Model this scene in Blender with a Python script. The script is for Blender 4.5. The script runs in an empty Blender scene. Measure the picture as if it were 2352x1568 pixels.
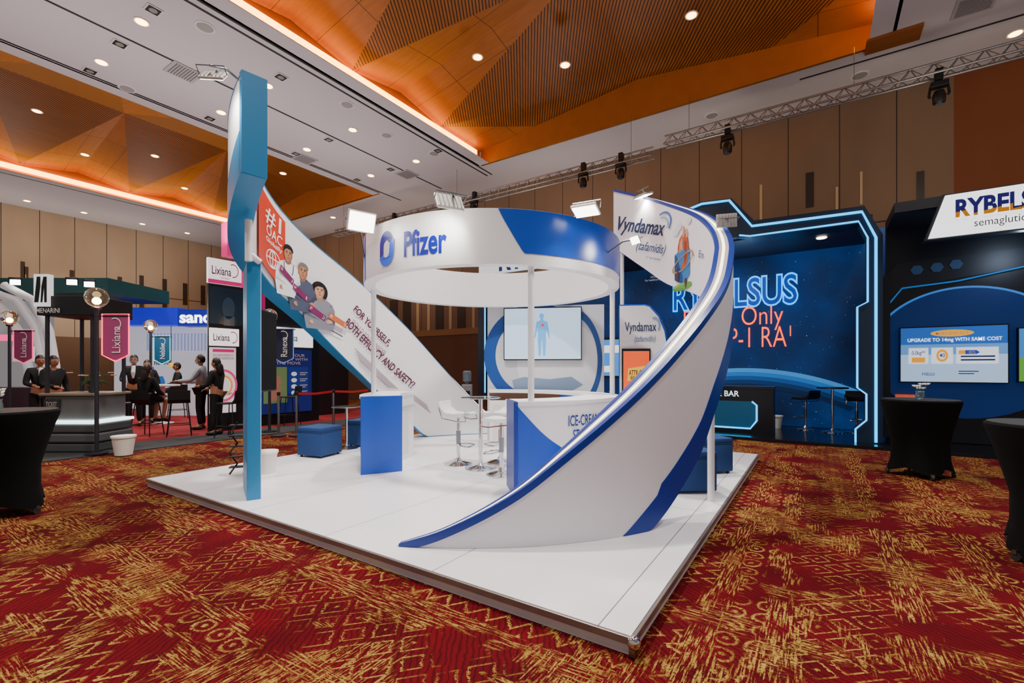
import bpy, bmesh, math, random
from mathutils import Vector, Matrix
random.seed(7)
S=bpy.context.scene; COL=S.collection
V=Vector; pi=math.pi
F0=1064.0; HZ=845.0; YAW=math.radians(33.4)
CAM=V((0,0,1.5)); R=V((math.cos(YAW),math.sin(YAW),0)); FW=V((-math.sin(YAW),math.cos(YAW),0)); UP=V((0,0,1))
def ray(px,py): return R*((px-1176)/F0)+FW+UP*((HZ-py)/F0)
def PD(px,py,d): return CAM+ray(px,py)*d
def PZ(px,py,z=0): r=ray(px,py); return CAM+r*((z-1.5)/r.z)
def PY(px,py,Y): r=ray(px,py); return CAM+r*(Y/r.y)
def PX(px,py,X): r=ray(px,py); return CAM+r*(X/r.x)
# ---------------------------------------------------------------- materials
def lin(h):
    h=h.lstrip('#'); out=[]
    for i in (0,2,4):
        c=int(h[i:i+2],16)/255; out.append(c/12.92 if c<=.04045 else ((c+.055)/1.055)**2.4)
    return (*out,1)
MC={}
def M(hexc,rough=.5,metal=0,emit=0,noise=0,spec=.5,trans=0):
    k=(hexc,rough,metal,emit,noise,trans)
    if k in MC: return MC[k]
    m=bpy.data.materials.new('m_'+hexc[1:]+str(len(MC))); m.use_nodes=True
    b=m.node_tree.nodes['Principled BSDF']; c=lin(hexc)
    b.inputs['Base Color'].default_value=c; b.inputs['Roughness'].default_value=rough; b.inputs['Metallic'].default_value=metal
    b.inputs['Specular IOR Level'].default_value=spec
    if emit: b.inputs['Emission Color'].default_value=c; b.inputs['Emission Strength'].default_value=emit
    if trans: b.inputs['Transmission Weight'].default_value=trans
    if noise:
        nt=m.node_tree; n=nt.nodes.new('ShaderNodeTexNoise'); n.inputs['Scale'].default_value=noise; n.inputs['Detail'].default_value=4
        x=nt.nodes.new('ShaderNodeMixRGB'); x.inputs[1].default_value=[v*.82 for v in c[:3]]+[1]; x.inputs[2].default_value=[min(1,v*1.12) for v in c[:3]]+[1]
        tc=nt.nodes.new('ShaderNodeTexCoord'); nt.links.new(tc.outputs['Object'],n.inputs['Vector'])
        nt.links.new(n.outputs['Fac'],x.inputs[0]); nt.links.new(x.outputs[0],b.inputs['Base Color'])
    MC[k]=m; return m
class NT:
    def __init__(s,name):
        s.m=bpy.data.materials.new(name); s.m.use_nodes=True; s.t=s.m.node_tree; s.b=s.t.nodes['Principled BSDF']
        tc=s.t.nodes.new('ShaderNodeTexCoord'); s.co=tc.outputs['Object']
        sp=s.t.nodes.new('ShaderNodeSeparateXYZ'); s.t.links.new(s.co,sp.inputs[0]); s.x,s.y,s.z=sp.outputs
    def put(s,i,v):
        if hasattr(v,'is_output'): s.t.links.new(v,i)
        else: i.default_value=v
    def f(s,op,a,b=None,c=None,clamp=False):
        n=s.t.nodes.new('ShaderNodeMath'); n.operation=op; n.use_clamp=clamp; s.put(n.inputs[0],a)
        if b is not None: s.put(n.inputs[1],b)
        if c is not None: s.put(n.inputs[2],c)
        return n.outputs[0]
    def soft(s,v,thr,width):   # smooth step rising above thr
        return s.f('MULTIPLY',s.f('SUBTRACT',v,thr-width/2),1/width,None,True)
    def comb(s,x,y,z=0.0):
        n=s.t.nodes.new('ShaderNodeCombineXYZ')
        for i,v in enumerate((x,y,z)): s.put(n.inputs[i],v)
        return n.outputs[0]
    def noise(s,vec,scale,detail=3):
        n=s.t.nodes.new('ShaderNodeTexNoise'); s.t.links.new(vec,n.inputs['Vector']); n.inputs['Scale'].default_value=scale; n.inputs['Detail'].default_value=detail
        return n.outputs['Fac']
    def mix(s,fac,a,b):
        n=s.t.nodes.new('ShaderNodeMixRGB'); s.put(n.inputs[0],fac); s.put(n.inputs[1],a); s.put(n.inputs[2],b); return n.outputs[0]
    def base(s,c,rough=.6): s.put(s.b.inputs['Base Color'],c); s.b.inputs['Roughness'].default_value=rough
    def bump(s,h,st=.3,dist=.01):
        n=s.t.nodes.new('ShaderNodeBump'); n.inputs['Strength'].default_value=st; n.inputs['Distance'].default_value=dist
        s.t.links.new(h,n.inputs['Height']); s.t.links.new(n.outputs[0],s.b.inputs['Normal'])
def carpet_mat():
    n=NT('carpet'); x0,y0=n.x,n.y; f=n.f
    side=f('GREATER_THAN',f('ADD',x0,f('MULTIPLY',n.noise(n.co,1.2),.5)),-.55)
    inv=f('SUBTRACT',1.0,side)
    x=f('ADD',f('MULTIPLY',x0,inv),f('MULTIPLY',y0,side)); y=f('ADD',f('MULTIPLY',y0,inv),f('MULTIPLY',x0,side))
    w=f('MULTIPLY',f('SUBTRACT',n.noise(n.co,5,3),.5),.07); wf=f('MULTIPLY',f('SUBTRACT',n.noise(n.co,60,2),.5),.045)
    xw=f('ADD',f('ADD',x,w),wf); yw=f('ADD',f('ADD',y,w),wf)
    tri=lambda v,s_: f('DIVIDE',f('PINGPONG',v,s_),s_)
    low=lambda v,thr,wd: f('SUBTRACT',1.0,n.soft(v,thr,wd))
    dm=f('ADD',tri(xw,.115),tri(yw,.13)); dd=f('FRACT',f('MULTIPLY',dm,1.5))
    A=low(dd,.16,.13)
    bz=f('FRACT',f('ADD',f('DIVIDE',yw,.145),f('MULTIPLY',tri(xw,.078),.8))); B=low(bz,.18,.13)
    fx=f('SUBTRACT',f('FRACT',f('DIVIDE',xw,.17)),.5); fy=f('SUBTRACT',f('FRACT',f('DIVIDE',yw,.17)),.5)
    rd=f('SQRT',f('ADD',f('MULTIPLY',fx,fx),f('MULTIPLY',fy,fy)))
    Cc=f('MAXIMUM',low(f('ABSOLUTE',f('SUBTRACT',rd,.36)),.045,.06),low(rd,.10,.07))
    S1=n.soft(n.noise(n.comb(f('MULTIPLY',x,7.0),f('MULTIPLY',y,80.0)),1,6),.535,.08)
    S2=n.soft(n.noise(n.comb(f('MULTIPLY',x,80.0),f('MULTIPLY',y,7.0)),1,6),.55,.08)
    bnd=f('FRACT',f('DIVIDE',f('ADD',yw,f('MULTIPLY',n.noise(n.co,.9),.3)),1.6))
    def rng(a,b): return f('MULTIPLY',f('GREATER_THAN',bnd,a),f('LESS_THAN',bnd,b))
    bA=rng(-.1,.34); bB=rng(.46,.70); bC=rng(.80,.91)
    bS=f('SUBTRACT',1.0,f('MAXIMUM',f('MAXIMUM',bA,bB),bC))
    w1=n.soft(n.noise(n.co,2.2,10),.475,.12); w2=n.soft(n.noise(n.co,2.2,9),.47,.05); w3=n.soft(n.noise(n.co,1.3,11),.555,.03); w4=n.soft(n.noise(n.comb(f('MULTIPLY',x,.9),f('MULTIPLY',y,2.6)),1.2,11),.57,.03)
    fine=n.soft(n.noise(n.co,60,4),.43,.16)
    g=f('MAXIMUM',f('MAXIMUM',f('MULTIPLY',A,bA),f('MULTIPLY',B,bB)),f('MULTIPLY',Cc,bC)); g=f('MULTIPLY',g,w1)
    g=f('MAXIMUM',g,f('MULTIPLY',f('MULTIPLY',S1,bS),w2)); g=f('MAXIMUM',g,f('MULTIPLY',S2,w3))
    g=f('MAXIMUM',g,f('MULTIPLY',S1,w4)); g=f('MULTIPLY',f('MULTIPLY',g,fine),.95)
    red=n.mix(n.noise(n.co,3,6),lin('#2e0209'),lin('#760a16'))
    lines=f('LESS_THAN',f('FRACT',f('ADD',f('MULTIPLY',x,24.0),f('ADD',f('MULTIPLY',y,16.0),f('MULTIPLY',n.noise(n.co,9,2),1.8)))),.33)
    red=n.mix(f('MULTIPLY',lines,.5),red,lin('#1e0106'))
    gold=n.mix(n.noise(n.co,5,5),lin('#7c6020'),lin('#c2a452'))
    n.base(n.mix(g,red,gold),.95); n.b.inputs['Specular IOR Level'].default_value=.1
    n.bump(n.noise(n.co,160,2),.4,.01); return n.m
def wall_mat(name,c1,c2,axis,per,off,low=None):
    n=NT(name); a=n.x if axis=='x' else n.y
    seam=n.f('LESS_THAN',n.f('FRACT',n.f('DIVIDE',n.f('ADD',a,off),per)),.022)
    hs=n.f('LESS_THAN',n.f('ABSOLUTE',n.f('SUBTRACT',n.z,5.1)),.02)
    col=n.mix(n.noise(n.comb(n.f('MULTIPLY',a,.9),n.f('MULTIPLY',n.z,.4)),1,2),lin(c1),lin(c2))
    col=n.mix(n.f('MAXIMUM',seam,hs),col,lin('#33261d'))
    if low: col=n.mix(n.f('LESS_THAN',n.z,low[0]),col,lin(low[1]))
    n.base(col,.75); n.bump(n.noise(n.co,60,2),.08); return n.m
def slat_mat():
    n=NT('slatted_wood'); t=n.f('ADD',n.x,n.f('MULTIPLY',n.y,.62))
    s=n.f('LESS_THAN',n.f('FRACT',n.f('DIVIDE',t,.085)),.36)
    w=n.mix(n.noise(n.comb(n.f('MULTIPLY',n.x,8.0),n.y),1,3),lin('#854d14'),lin('#ac691f'))
    n.base(n.mix(s,w,lin('#2b1504')),.5); return n.m
def plainwood_mat():
    n=NT('plain_wood'); s=n.f('LESS_THAN',n.f('FRACT',n.f('DIVIDE',n.y,1.05)),.012); s2=n.f('LESS_THAN',n.f('FRACT',n.f('DIVIDE',n.x,1.6)),.01)
    w=n.mix(n.noise(n.comb(n.f('MULTIPLY',n.x,1.5),n.f('MULTIPLY',n.y,14.0)),1,3),lin('#935316'),lin('#b26d24'))
    n.base(n.mix(n.f('MAXIMUM',s,s2),w,lin('#4a2a0a')),.5); return n.m
def deck_mat():
    n=NT('deck_white'); sx=n.f('LESS_THAN',n.f('FRACT',n.f('DIVIDE',n.f('ADD',n.x,7.1),1.22)),.006); sy=n.f('LESS_THAN',n.f('FRACT',n.f('DIVIDE',n.f('SUBTRACT',n.y,2.35),2.44)),.003)
    c=n.mix(n.noise(n.co,1.5,5),lin('#e2e2e8'),lin('#f5f5f8'))
    n.base(n.mix(n.f('MAXIMUM',sx,sy),c,lin('#77777c')),.3); return n.m
def space_mat():
    n=NT('starry_backdrop'); st=n.f('GREATER_THAN',n.noise(n.co,30,1),.785)
    cl=n.noise(n.co,.6,6); c=n.mix(n.f('POWER',cl,2.3),lin('#01040c'),lin('#0b56b0'))
    c=n.mix(st,c,lin('#a8d0f0')); n.base(c,.5); n.put(n.b.inputs['Emission Color'],c); n.b.inputs['Emission Strength'].default_value=.8; return n.m
WHITE=M('#f4f4f8',.36); PAINT=M('#e8e5ee',.5); BLUE=M('#0a4cc0',.3); EDGEB=M('#05308f',.35); DBLUE=M('#062f94',.4); CYAN=M('#1d82ba',.4); BLACK=M('#060607',.5); DARK=M('#121316',.5)
CHROME=M('#d8dade',.12,1); STEEL=M('#8d9096',.3,1); LED=M('#ffffff',.5,0,6); GLASS=M('#dff0ee',.03,0,0,0,.5,.95)
NEON=M('#06a0e4',.5,0,3.2); NEONT=M('#0a94e4',.5,0,3.0); ORN=M('#ff5214',.5,0,2.6); TXT=M('#123a8c',.5); FABRIC=M('#040405',.92,0,0,30,.2); UPH=M('#0d3972',.75,0,0,60)
# ---------------------------------------------------------------- mesh builder
class MB:
    def __init__(s): s.bm=bmesh.new()
    def box(s,c,size,rot=0,bev=0):
        q=Matrix.Rotation(rot,4,'Z') if isinstance(rot,(int,float)) else rot.to_4x4()
        r=bmesh.ops.create_cube(s.bm,size=1,matrix=Matrix.Translation(V(c))@q@Matrix.Diagonal((*size,1)))
        if bev:
            es={e for v in r['verts'] for e in v.link_edges}
            bmesh.ops.bevel(s.bm,geom=list(es),offset=bev,segments=2,affect='EDGES',profile=.5)
        return s
    def cyl(s,p0,p1,r0,r1=None,seg=16):
        p0=V(p0);p1=V(p1);d=p1-p0; q=d.to_track_quat('Z','Y').to_matrix().to_4x4()
        bmesh.ops.create_cone(s.bm,cap_ends=True,segments=seg,radius1=r0,radius2=r0 if r1 is None else r1,depth=d.length,matrix=Matrix.Translation((p0+p1)/2)@q); return s
    def ball(s,c,r,seg=14,keep=None):
        if isinstance(r,(int,float)): r=(r,r,r)
        o=bmesh.ops.create_uvsphere(s.bm,u_segments=seg,v_segments=max(6,seg*2//3),radius=1,matrix=Matrix.Translation(V(c))@Matrix.Diagonal((*r,1)))
        if keep:
            fs={f for v in o['verts'] for f in v.link_faces}
            bad=[f for f in fs if not keep((f.calc_center_median()-V(c)))]
            bmesh.ops.delete(s.bm,geom=bad,context='FACES')
        return s
    def tube(s,pts,r,seg=8,closed=False):
        pts=[V(p) for p in pts]; n=len(pts); rr=r if isinstance(r,(list,tuple)) else [r]*n; rings=[]; ref=None
        for i,p in enumerate(pts):
            a=pts[i-1] if i>0 or closed else p; b=pts[(i+1)%n] if i<n-1 or closed else p
            t=(b-a).normalized()
            if ref is None: ref=t.orthogonal().normalized()
            ref=(ref-t*ref.dot(t)); ref=ref.normalized() if ref.length>1e-5 else t.orthogonal().normalized()
            b2=t.cross(ref); rings.append([s.bm.verts.new(p+(ref*math.cos(k*2*pi/seg)+b2*math.sin(k*2*pi/seg))*rr[i]) for k in range(seg)])
        for i in range(n if closed else n-1):
            A=rings[i];B=rings[(i+1)%n]
            for k in range(seg): s.bm.faces.new((A[k],A[(k+1)%seg],B[(k+1)%seg],B[k]))
        if not closed: s.bm.faces.new(rings[0][::-1]); s.bm.faces.new(rings[-1])
        return s
    def lathe(s,prof,c=(0,0,0),seg=28):
        c=V(c); rings=[]
        for r,z in prof: rings.append([s.bm.verts.new(c+V((r*math.cos(k*2*pi/seg),r*math.sin(k*2*pi/seg),z))) for k in range(seg)])
        for A,B in zip(rings,rings[1:]):
            for k in range(seg): s.bm.faces.new((A[k],A[(k+1)%seg],B[(k+1)%seg],B[k]))
        s.bm.faces.new(rings[0][::-1]); s.bm.faces.new(rings[-1]); return s
    def poly(s,pts,ext=None):
        a=[s.bm.verts.new(V(p)) for p in pts]; s.bm.faces.new(a)
        if ext is not None:
            e=V(ext); b=[s.bm.verts.new(V(p)+e) for p in pts]; s.bm.faces.new(b[::-1]); n=len(a)
            for i in range(n): s.bm.faces.new((a[i],b[i],b[(i+1)%n],a[(i+1)%n]))
        return s
    def slab(s,rc,th,u0=0,v0=0,u1=1,v1=1,off=0):
        o,r,u=rc; n=r.cross(u).normalized()
        P=[o+r*a+u*b+n*off for a,b in ((u0,v0),(u1,v0),(u1,v1),(u0,v1))]
        return s.poly(P,n*-th)
    def sector(s,c,ri,ro,t0,t1,lo,hi,n=48,full=False):
        fn=lambda v:(v if callable(v) else (lambda t:v)); ri,ro,lo,hi=map(fn,(ri,ro,lo,hi)); rings=[]
        for i in range(n if full else n+1):
            t=t0+(t1-t0)*i/n; ca,sa=math.cos(math.radians(t)),math.sin(math.radians(t))
            rings.append([s.bm.verts.new((c[0]+r*ca,c[1]+r*sa,z)) for r,z in ((ro(t),lo(t)),(ro(t),hi(t)),(ri(t),hi(t)),(ri(t),lo(t)))])
        m=len(rings)
        for i in range(m if full else m-1):
            A=rings[i];B=rings[(i+1)%m]
            for k in range(4): s.bm.faces.new((A[k],A[(k+1)%4],B[(k+1)%4],B[k]))
        if not full: s.bm.faces.new(rings[0][::-1]); s.bm.faces.new(rings[-1])
        return s
    def skin(s,vs,es,rs,sub=1):
        me=bpy.data.meshes.new('sk'); me.from_pydata(vs,es,[]); ob=bpy.data.objects.new('sk',me); COL.objects.link(ob)
        ob.modifiers.new('s','SKIN')
        for i,d in enumerate(me.skin_vertices[0].data): d.radius=(rs[i],rs[i]); d.use_root=(i==0)
        q=ob.modifiers.new('u','SUBSURF'); q.levels=sub; q.render_levels=sub
        ev=ob.evaluated_get(bpy.context.evaluated_depsgraph_get()); m2=bpy.data.meshes.new_from_object(ev); s.bm.from_mesh(m2)
        bpy.data.objects.remove(ob); bpy.data.meshes.remove(m2); bpy.data.meshes.remove(me); return s
    def build(s,name,mat,parent=None,smooth=False,lab=None):
        bmesh.ops.recalc_face_normals(s.bm,faces=s.bm.faces[:])
        me=bpy.data.meshes.new(name); s.bm.to_mesh(me); s.bm.free(); me.materials.append(mat)
        if smooth:
            for p in me.polygons: p.use_smooth=True
            me.set_sharp_from_angle(angle=math.radians(38))
        o=bpy.data.objects.new(name,me); COL.objects.link(o)
        if parent is not None:
            o.parent=parent
            if parent.type=='EMPTY': o.matrix_parent_inverse=Matrix.Translation(-parent.location)
        if lab: o['label']=lab
        return o
def tag(o,label,cat,group=None,kind=None):
    o['label']=label; o['category']=cat
    if group: o['group']=group
    if kind: o['kind']=kind
    return o
def thing(name,label,cat,loc=(0,0,0),group=None):
    o=bpy.data.objects.new(name,None); o.empty_display_size=.2; COL.objects.link(o); o.location=V(loc); return tag(o,label,cat,group)
def struct(o): o['kind']='structure'; return o
def dup(root,loc,rz=0,label=None):
    r=root.copy(); COL.objects.link(r); r.location=V(loc); r.rotation_euler=(0,0,rz)
    if label: r['label']=label
    for ch in list(root.children):
        c=ch.copy(); COL.objects.link(c); c.parent=r
        for g in ch.children:
            d=g.copy(); COL.objects.link(d); d.parent=c
    return r
def rectD(x0,y0,x1,y1,d):
    o=PD(x0,y1,d); return (o,PD(x1,y1,d)-o,PD(x0,y0,d)-o)
def rectY(x0,y0,x1,y1,Y):
    o=PY(x0,y1,Y); return (o,V((PY(x1,HZ,Y).x-o.x,0,0)),V((0,0,PY(x0,y0,Y).z-o.z)))
def rectX(x0,y0,x1,y1,X):
    o=PX(x0,y1,X); return (o,V((0,PX(x1,HZ,X).y-o.y,0)),V((0,0,PX(x0,y0,X).z-o.z)))
def sub(rc,u0,v0,u1,v1): o,r,u=rc; return (o+r*u0+u*v0,r*(u1-u0),u*(v1-v0))
TC={}
def tdata(body,bold=0,neon=0,shear=0):
    k=(body,bold,neon,shear)
    if k in TC: return TC[k]
    cu=bpy.data.curves.new('t','FONT'); cu.body=body; cu.size=1; cu.offset=bold; cu.resolution_u=4; cu.shear=shear; cu.align_x='CENTER'
    if neon: cu.fill_mode='NONE'; cu.bevel_depth=neon; cu.bevel_resolution=1
    ob=bpy.data.objects.new('t',cu); COL.objects.link(ob)
    me=bpy.data.meshes.new_from_object(ob.evaluated_get(bpy.context.evaluated_depsgraph_get()))
    vs=[v.co.copy() for v in me.vertices]; fs=[tuple(p.vertices) for p in me.polygons]
    bpy.data.objects.remove(ob); bpy.data.meshes.remove(me)
    x0=min(v.x for v in vs);x1=max(v.x for v in vs);y0=min(v.y for v in vs);y1=max(v.y for v in vs)
    TC[k]=([((v.x-x0)/(x1-x0)-.5,(v.y-y0)/(y1-y0)-.5,v.z/(y1-y0)) for v in vs],fs); return TC[k]
def text_fn(body,fn,w,h,mat,parent,bold=0,neon=0,shear=0,name='lettering'):
    vs,fs=tdata(body,bold,neon,shear); m=MB(); q=[m.bm.verts.new(fn(x*w,y*h,z*h)) for x,y,z in vs]
    for f in fs:
        try: m.bm.faces.new([q[i] for i in f])
        except ValueError: pass
    return m.build(name,mat,parent)
def rfn(rc,off=.012):
    o,r,u=rc; n=r.cross(u).normalized(); c=o+r*.5+u*.5; rh=r.normalized(); uh=u.normalized()
    return lambda x,y,z=0: c+rh*x+uh*y+n*(off+z)
def rtext(body,rc,u0,v0,u1,v1,mat,parent,bold=0,neon=0,off=.012,shear=0):
    q=sub(rc,u0,v0,u1,v1); return text_fn(body,rfn(q,off),q[1].length,q[2].length,mat,parent,bold,neon,shear)
def shape(polys,fn,mat,parent,name='graphic'):
    m=MB()
    for P in polys:
        try: m.bm.faces.new([m.bm.verts.new(fn(*p)) for p in P])
        except ValueError: pass
    return m.build(name,mat,parent)
def el(cx,cy,rx,ry=None,n=22,a0=0,a1=360):
    ry=rx if ry is None else ry
    return [(cx+rx*math.cos(math.radians(a0+(a1-a0)*i/n)),cy+ry*math.sin(math.radians(a0+(a1-a0)*i/n))) for i in range(n)]
def band(cx,cy,rx,ry,t,a0,a1,n=20):
    out=[];
    for i in range(n):
        q=[]
        for k,s_ in ((i,1),(i+1,1),(i+1,1-t),(i,1-t)):
            a=math.radians(a0+(a1-a0)*k/n); q.append((cx+rx*s_*math.cos(a),cy+ry*s_*math.sin(a)))
        out.append(q)
    return out
def rc_(x0,y0,x1,y1): return [(x0,y0),(x1,y0),(x1,y1),(x0,y1)]
def gfn(rc,off=.012):   # fraction coordinates on a rect
    o,r,u=rc; n=r.cross(u).normalized(); return lambda x,y: o+r*x+u*y+n*off
def itp(tab):
    def g(t):
        if t<=tab[0][0]: return tab[0][1]
        if t>=tab[-1][0]: return tab[-1][1]
        for i in range(len(tab)-1):
            if tab[i][0]<=t<=tab[i+1][0]:
                x0,y0=tab[i];x1,y1=tab[i+1];h=x1-x0
                m0=(y1-tab[i-1][1])/(x1-tab[i-1][0]) if i>0 else (y1-y0)/h
                m1=(tab[i+2][1]-y0)/(tab[i+2][0]-x0) if i+2<len(tab) else (y1-y0)/h
                s=(t-x0)/h
                return (2*s**3-3*s*s+1)*y0+(s**3-2*s*s+s)*h*m0+(-2*s**3+3*s*s)*y1+(s**3-s*s)*h*m1
    return g
# ================================================================ SETTING
CZ=8.3
struct(MB().box((-8,5,-.05),(44,22,.1)).build('floor',carpet_mat()))
WR=14.5; WL=-28.0
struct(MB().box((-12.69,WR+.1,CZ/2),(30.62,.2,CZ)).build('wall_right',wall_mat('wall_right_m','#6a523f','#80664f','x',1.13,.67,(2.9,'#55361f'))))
struct(MB().box((8.3,WR+.1,CZ/2),(11.36,.2,CZ)).build('wall_right_wood',wall_mat('wall_wood_m','#673212','#784019','x',2.2,.3)))
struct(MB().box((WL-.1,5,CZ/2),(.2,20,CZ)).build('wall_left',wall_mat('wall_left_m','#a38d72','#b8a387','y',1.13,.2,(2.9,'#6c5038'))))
R1=(-9.1,.9,-3.5,12.4); R2=(-23.3,-14.6,-3.5,12.2)
cm=MB()
def cb(x0,x1,y0,y1): cm.box(((x0+x1)/2,(y0+y1)/2,CZ+.01),(x1-x0,y1-y0,.02))
cb(-28.2,R2[0],-5,14.7); cb(R2[1],R1[0],-5,14.7); cb(R1[1],14,-5,14.7)
for r in (R1,R2): cb(r[0],r[1],r[3],14.7); cb(r[0],r[1],-5,r[2])
struct(cm.build('ceiling',M('#c6bfc1',.8)))
slat=slat_mat(); plain=plainwood_mat(); GLOW=M('#ffa834',.5,0,13)
tn=[0]
def trim(mb,mat):
    tn[0]+=1; return struct(mb.build('trim_%d'%tn[0],mat))
for (x0,x1,y0,y1) in (R1,R2):
    a=MB();b=MB(); mid=(x0+x1)/2; Ys=[-2.2,.95,4.1,7.25,10.4]
    for sx,xe in ((0,x0-.35),(1,x1+.35)):
        for i in range(4):
            ap=V((mid,(Ys[i]+Ys[i+1])/2,9.85)); v0=V((xe,Ys[i],8.72)); v1=V((xe,Ys[i+1],8.72)); mm=V((xe,(Ys[i]+Ys[i+1])/2,8.98))
            b.poly([v0,mm,ap]); b.poly([mm,v1,ap])
            if i<3: a.poly([v1,ap,V((mid,(Ys[i+1]+Ys[i+2])/2,9.85))])
        ap=V((mid,8.825,9.85)); v1=V((xe,10.4,8.72)); q1=V((xe*.6+mid*.4,y1,9.0)); q2=V((mid,y1,9.35))
        a.poly([v1,ap,q2]); a.poly([v1,q2,q1]); b.poly([v1,q1,V((xe,y1,8.75))])
    struct(a.build('ceiling_slatted_wood',slat)); struct(b.build('ceiling_smooth_wood',plain))
    f=MB(); f.box(((x0+x1)/2,y1+.04,8.9),(x1-x0+.7,.08,1.2)); f.box((x0-.4,(y0+y1)/2,8.75),(.06,y1-y0,.9)); f.box((x1+.4,(y0+y1)/2,8.75),(.06,y1-y0,.9)); f.box((mid,(y0+y1)/2,10.05),(x1-x0+.8,y1-y0+.3,.1))
    struct(f.build('ceiling_recess_side',M('#9c5f1e',.55,0,0,3)))
    for xg in (x0-.24,x1+.24): trim(MB().box((xg,(y0+y1)/2-.1,8.55),(.05,y1-y0-.5,.17)),GLOW)
for xs in (-9.55,-9.75,-11.9,-14.1): trim(MB().box((xs,5.2,CZ-.004),(.05,16,.012)),M('#2b2828',.8))
trim(MB().box((2.4,12.85,CZ-.004),(5.5,.05,.012)),M('#2b2828',.8))
trim(MB().box((1.3,12.3,CZ-.03),(.9,.5,.06)),M('#8a4d1c',.6))
for px,y0,y1,c in ((1748,425,520,0),(1860,398,478,1),(1922,430,520,0),(1978,395,470,0),(2114,395,480,1),(1640,480,560,0),(1010,690,760,1),(960,690,770,0),(905,690,760,1),(935,690,765,1),(985,690,765,0),(1035,700,760,0),(1060,690,760,1),(1088,690,760,0)):
    rc=rectY(px-(9 if c else 3),y0,px+(9 if c else 3),y1,WR); trim(MB().slab(rc,.05,off=.02),M('#2a1f19' if c else '#b59a72',.5))
for px,y0,y1 in ((52,600,668),(60,612,650),(165,620,690),(275,635,705),(325,632,715),(378,640,712),(425,650,700),(466,655,700)):
    rc=rectX(px-5,y0,px+5,y1,WL); trim(MB().slab(rc,.05,off=.02),M('#3a2d22',.5))
    rc=rectX(px+5,y0+30,px+8,y1,WL); trim(MB().slab(rc,.05,off=.03),M('#c08d3c',.4,.6))
for px0,px1 in ((930,1108),):
    rc=rectY(px0,765,px1,905,WR); trim(MB().slab(rc,.06,off=.06),M('#5b3519',.5,0,0,4)); trim(MB().slab(rectY(px0,762,px1,775,WR),.05,off=.1),M('#8a6238',.5))
def downlight_proto():
    t=thing('downlight','round warm ceiling downlight','ceiling light',group='round downlights in the ceiling')
    MB().lathe([(.075,.0),(.13,-.012),(.135,0),(.13,.01)]).build('trim_ring',M('#e8dccb',.4),t,True); MB().lathe([(.001,-.006),(.1,-.014),(.1,-.004)]).build('bulb',M('#ffc878',.5,0,14),t)
    return t
dl=[(325,50,CZ),(233,143,CZ),(508,258,CZ),(810,298,CZ),(615,197,CZ),(705,343,CZ),(956,370,CZ),(852,403,CZ),(765,499,CZ),(2332,77,CZ),(62,461,CZ),(193,488,CZ),(327,514,CZ),(430,535,CZ)]
DL=downlight_proto(); first=True
for px,py,z in dl:
    p=PZ(px,py,z-.005); lb='round warm downlight set in the flat white ceiling'
    if first: DL.location=p; DL['label']=lb; first=False
    else: dup(DL,p,0,lb)
for px,py,z in ((1588,35,9.3),(1097,131,9.15),(1298,149,9.1),(85,255,9.3),(195,355,9.0),(424,432,9.1),(650,398,9.1),(356,358,9.3)):
    d=dup(DL,PZ(px,py,z-.25),0,'round warm downlight recessed in the orange wooden ceiling'); d['group']='downlights in the wooden ceiling recesses'
sq=thing('square_spotlight','small square black twin spotlight recessed in the white ceiling','ceiling light',group='square black spotlights in the ceiling')
MB().box((0,0,-.008),(.26,.26,.016)).build('frame',M('#cfc9c9',.5),sq); MB().box((0,0,-.014),(.2,.2,.02)).build('recess',BLACK,sq); MB().lathe([(.06,-.027),(.07,-.024)]).build('lens',M('#8a8278',.3),sq)
for i,(px,py) in enumerate(((275,100),(352,22),(207,162),(645,176),(482,271),(755,320),(680,352),(897,388),(1006,345),(820,412),(560,420))):
    p=PZ(px,py,CZ)
    if i==0: sq.location=p
    else: dup(sq,p)
vt=thing('air_vent','square louvred grey air vent in the white ceiling','vent',group='square air vents in the ceiling')
MB().box((0,0,-.01),(.6,.6,.02)).build('frame',M('#a9a3a3',.6),vt); m=MB()
for k in range(9): m.box((0,-.22+k*.055,-.022),(.5,.02,.012))
m.build('slat',M('#6d696a',.6),vt)
for i,(px,py) in enumerate(((422,165),(700,365),(935,400),(2240,8))):
    p=PZ(px,py,CZ)
    if i==0: vt.location=p
    else: dup(vt,p)
spk=thing('ceiling_speaker','round white perforated ceiling speaker','speaker',group='round ceiling speakers')
MB().lathe([(.001,-.02),(.14,-.018),(.16,0)]).build('grille',M('#98928f',.7),spk,True); MB().lathe([(.16,-.014),(.18,-.012),(.185,0)]).build('rim',M('#d8d2d2',.5),spk,True)
for i,(px,py) in enumerate(((471,62),(292,203),(797,240),(888,310),(997,352),(1635,265),(1975,173))):
    p=PZ(px,py,CZ)
    if i==0: spk.location=p
    else: dup(spk,p)
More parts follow.
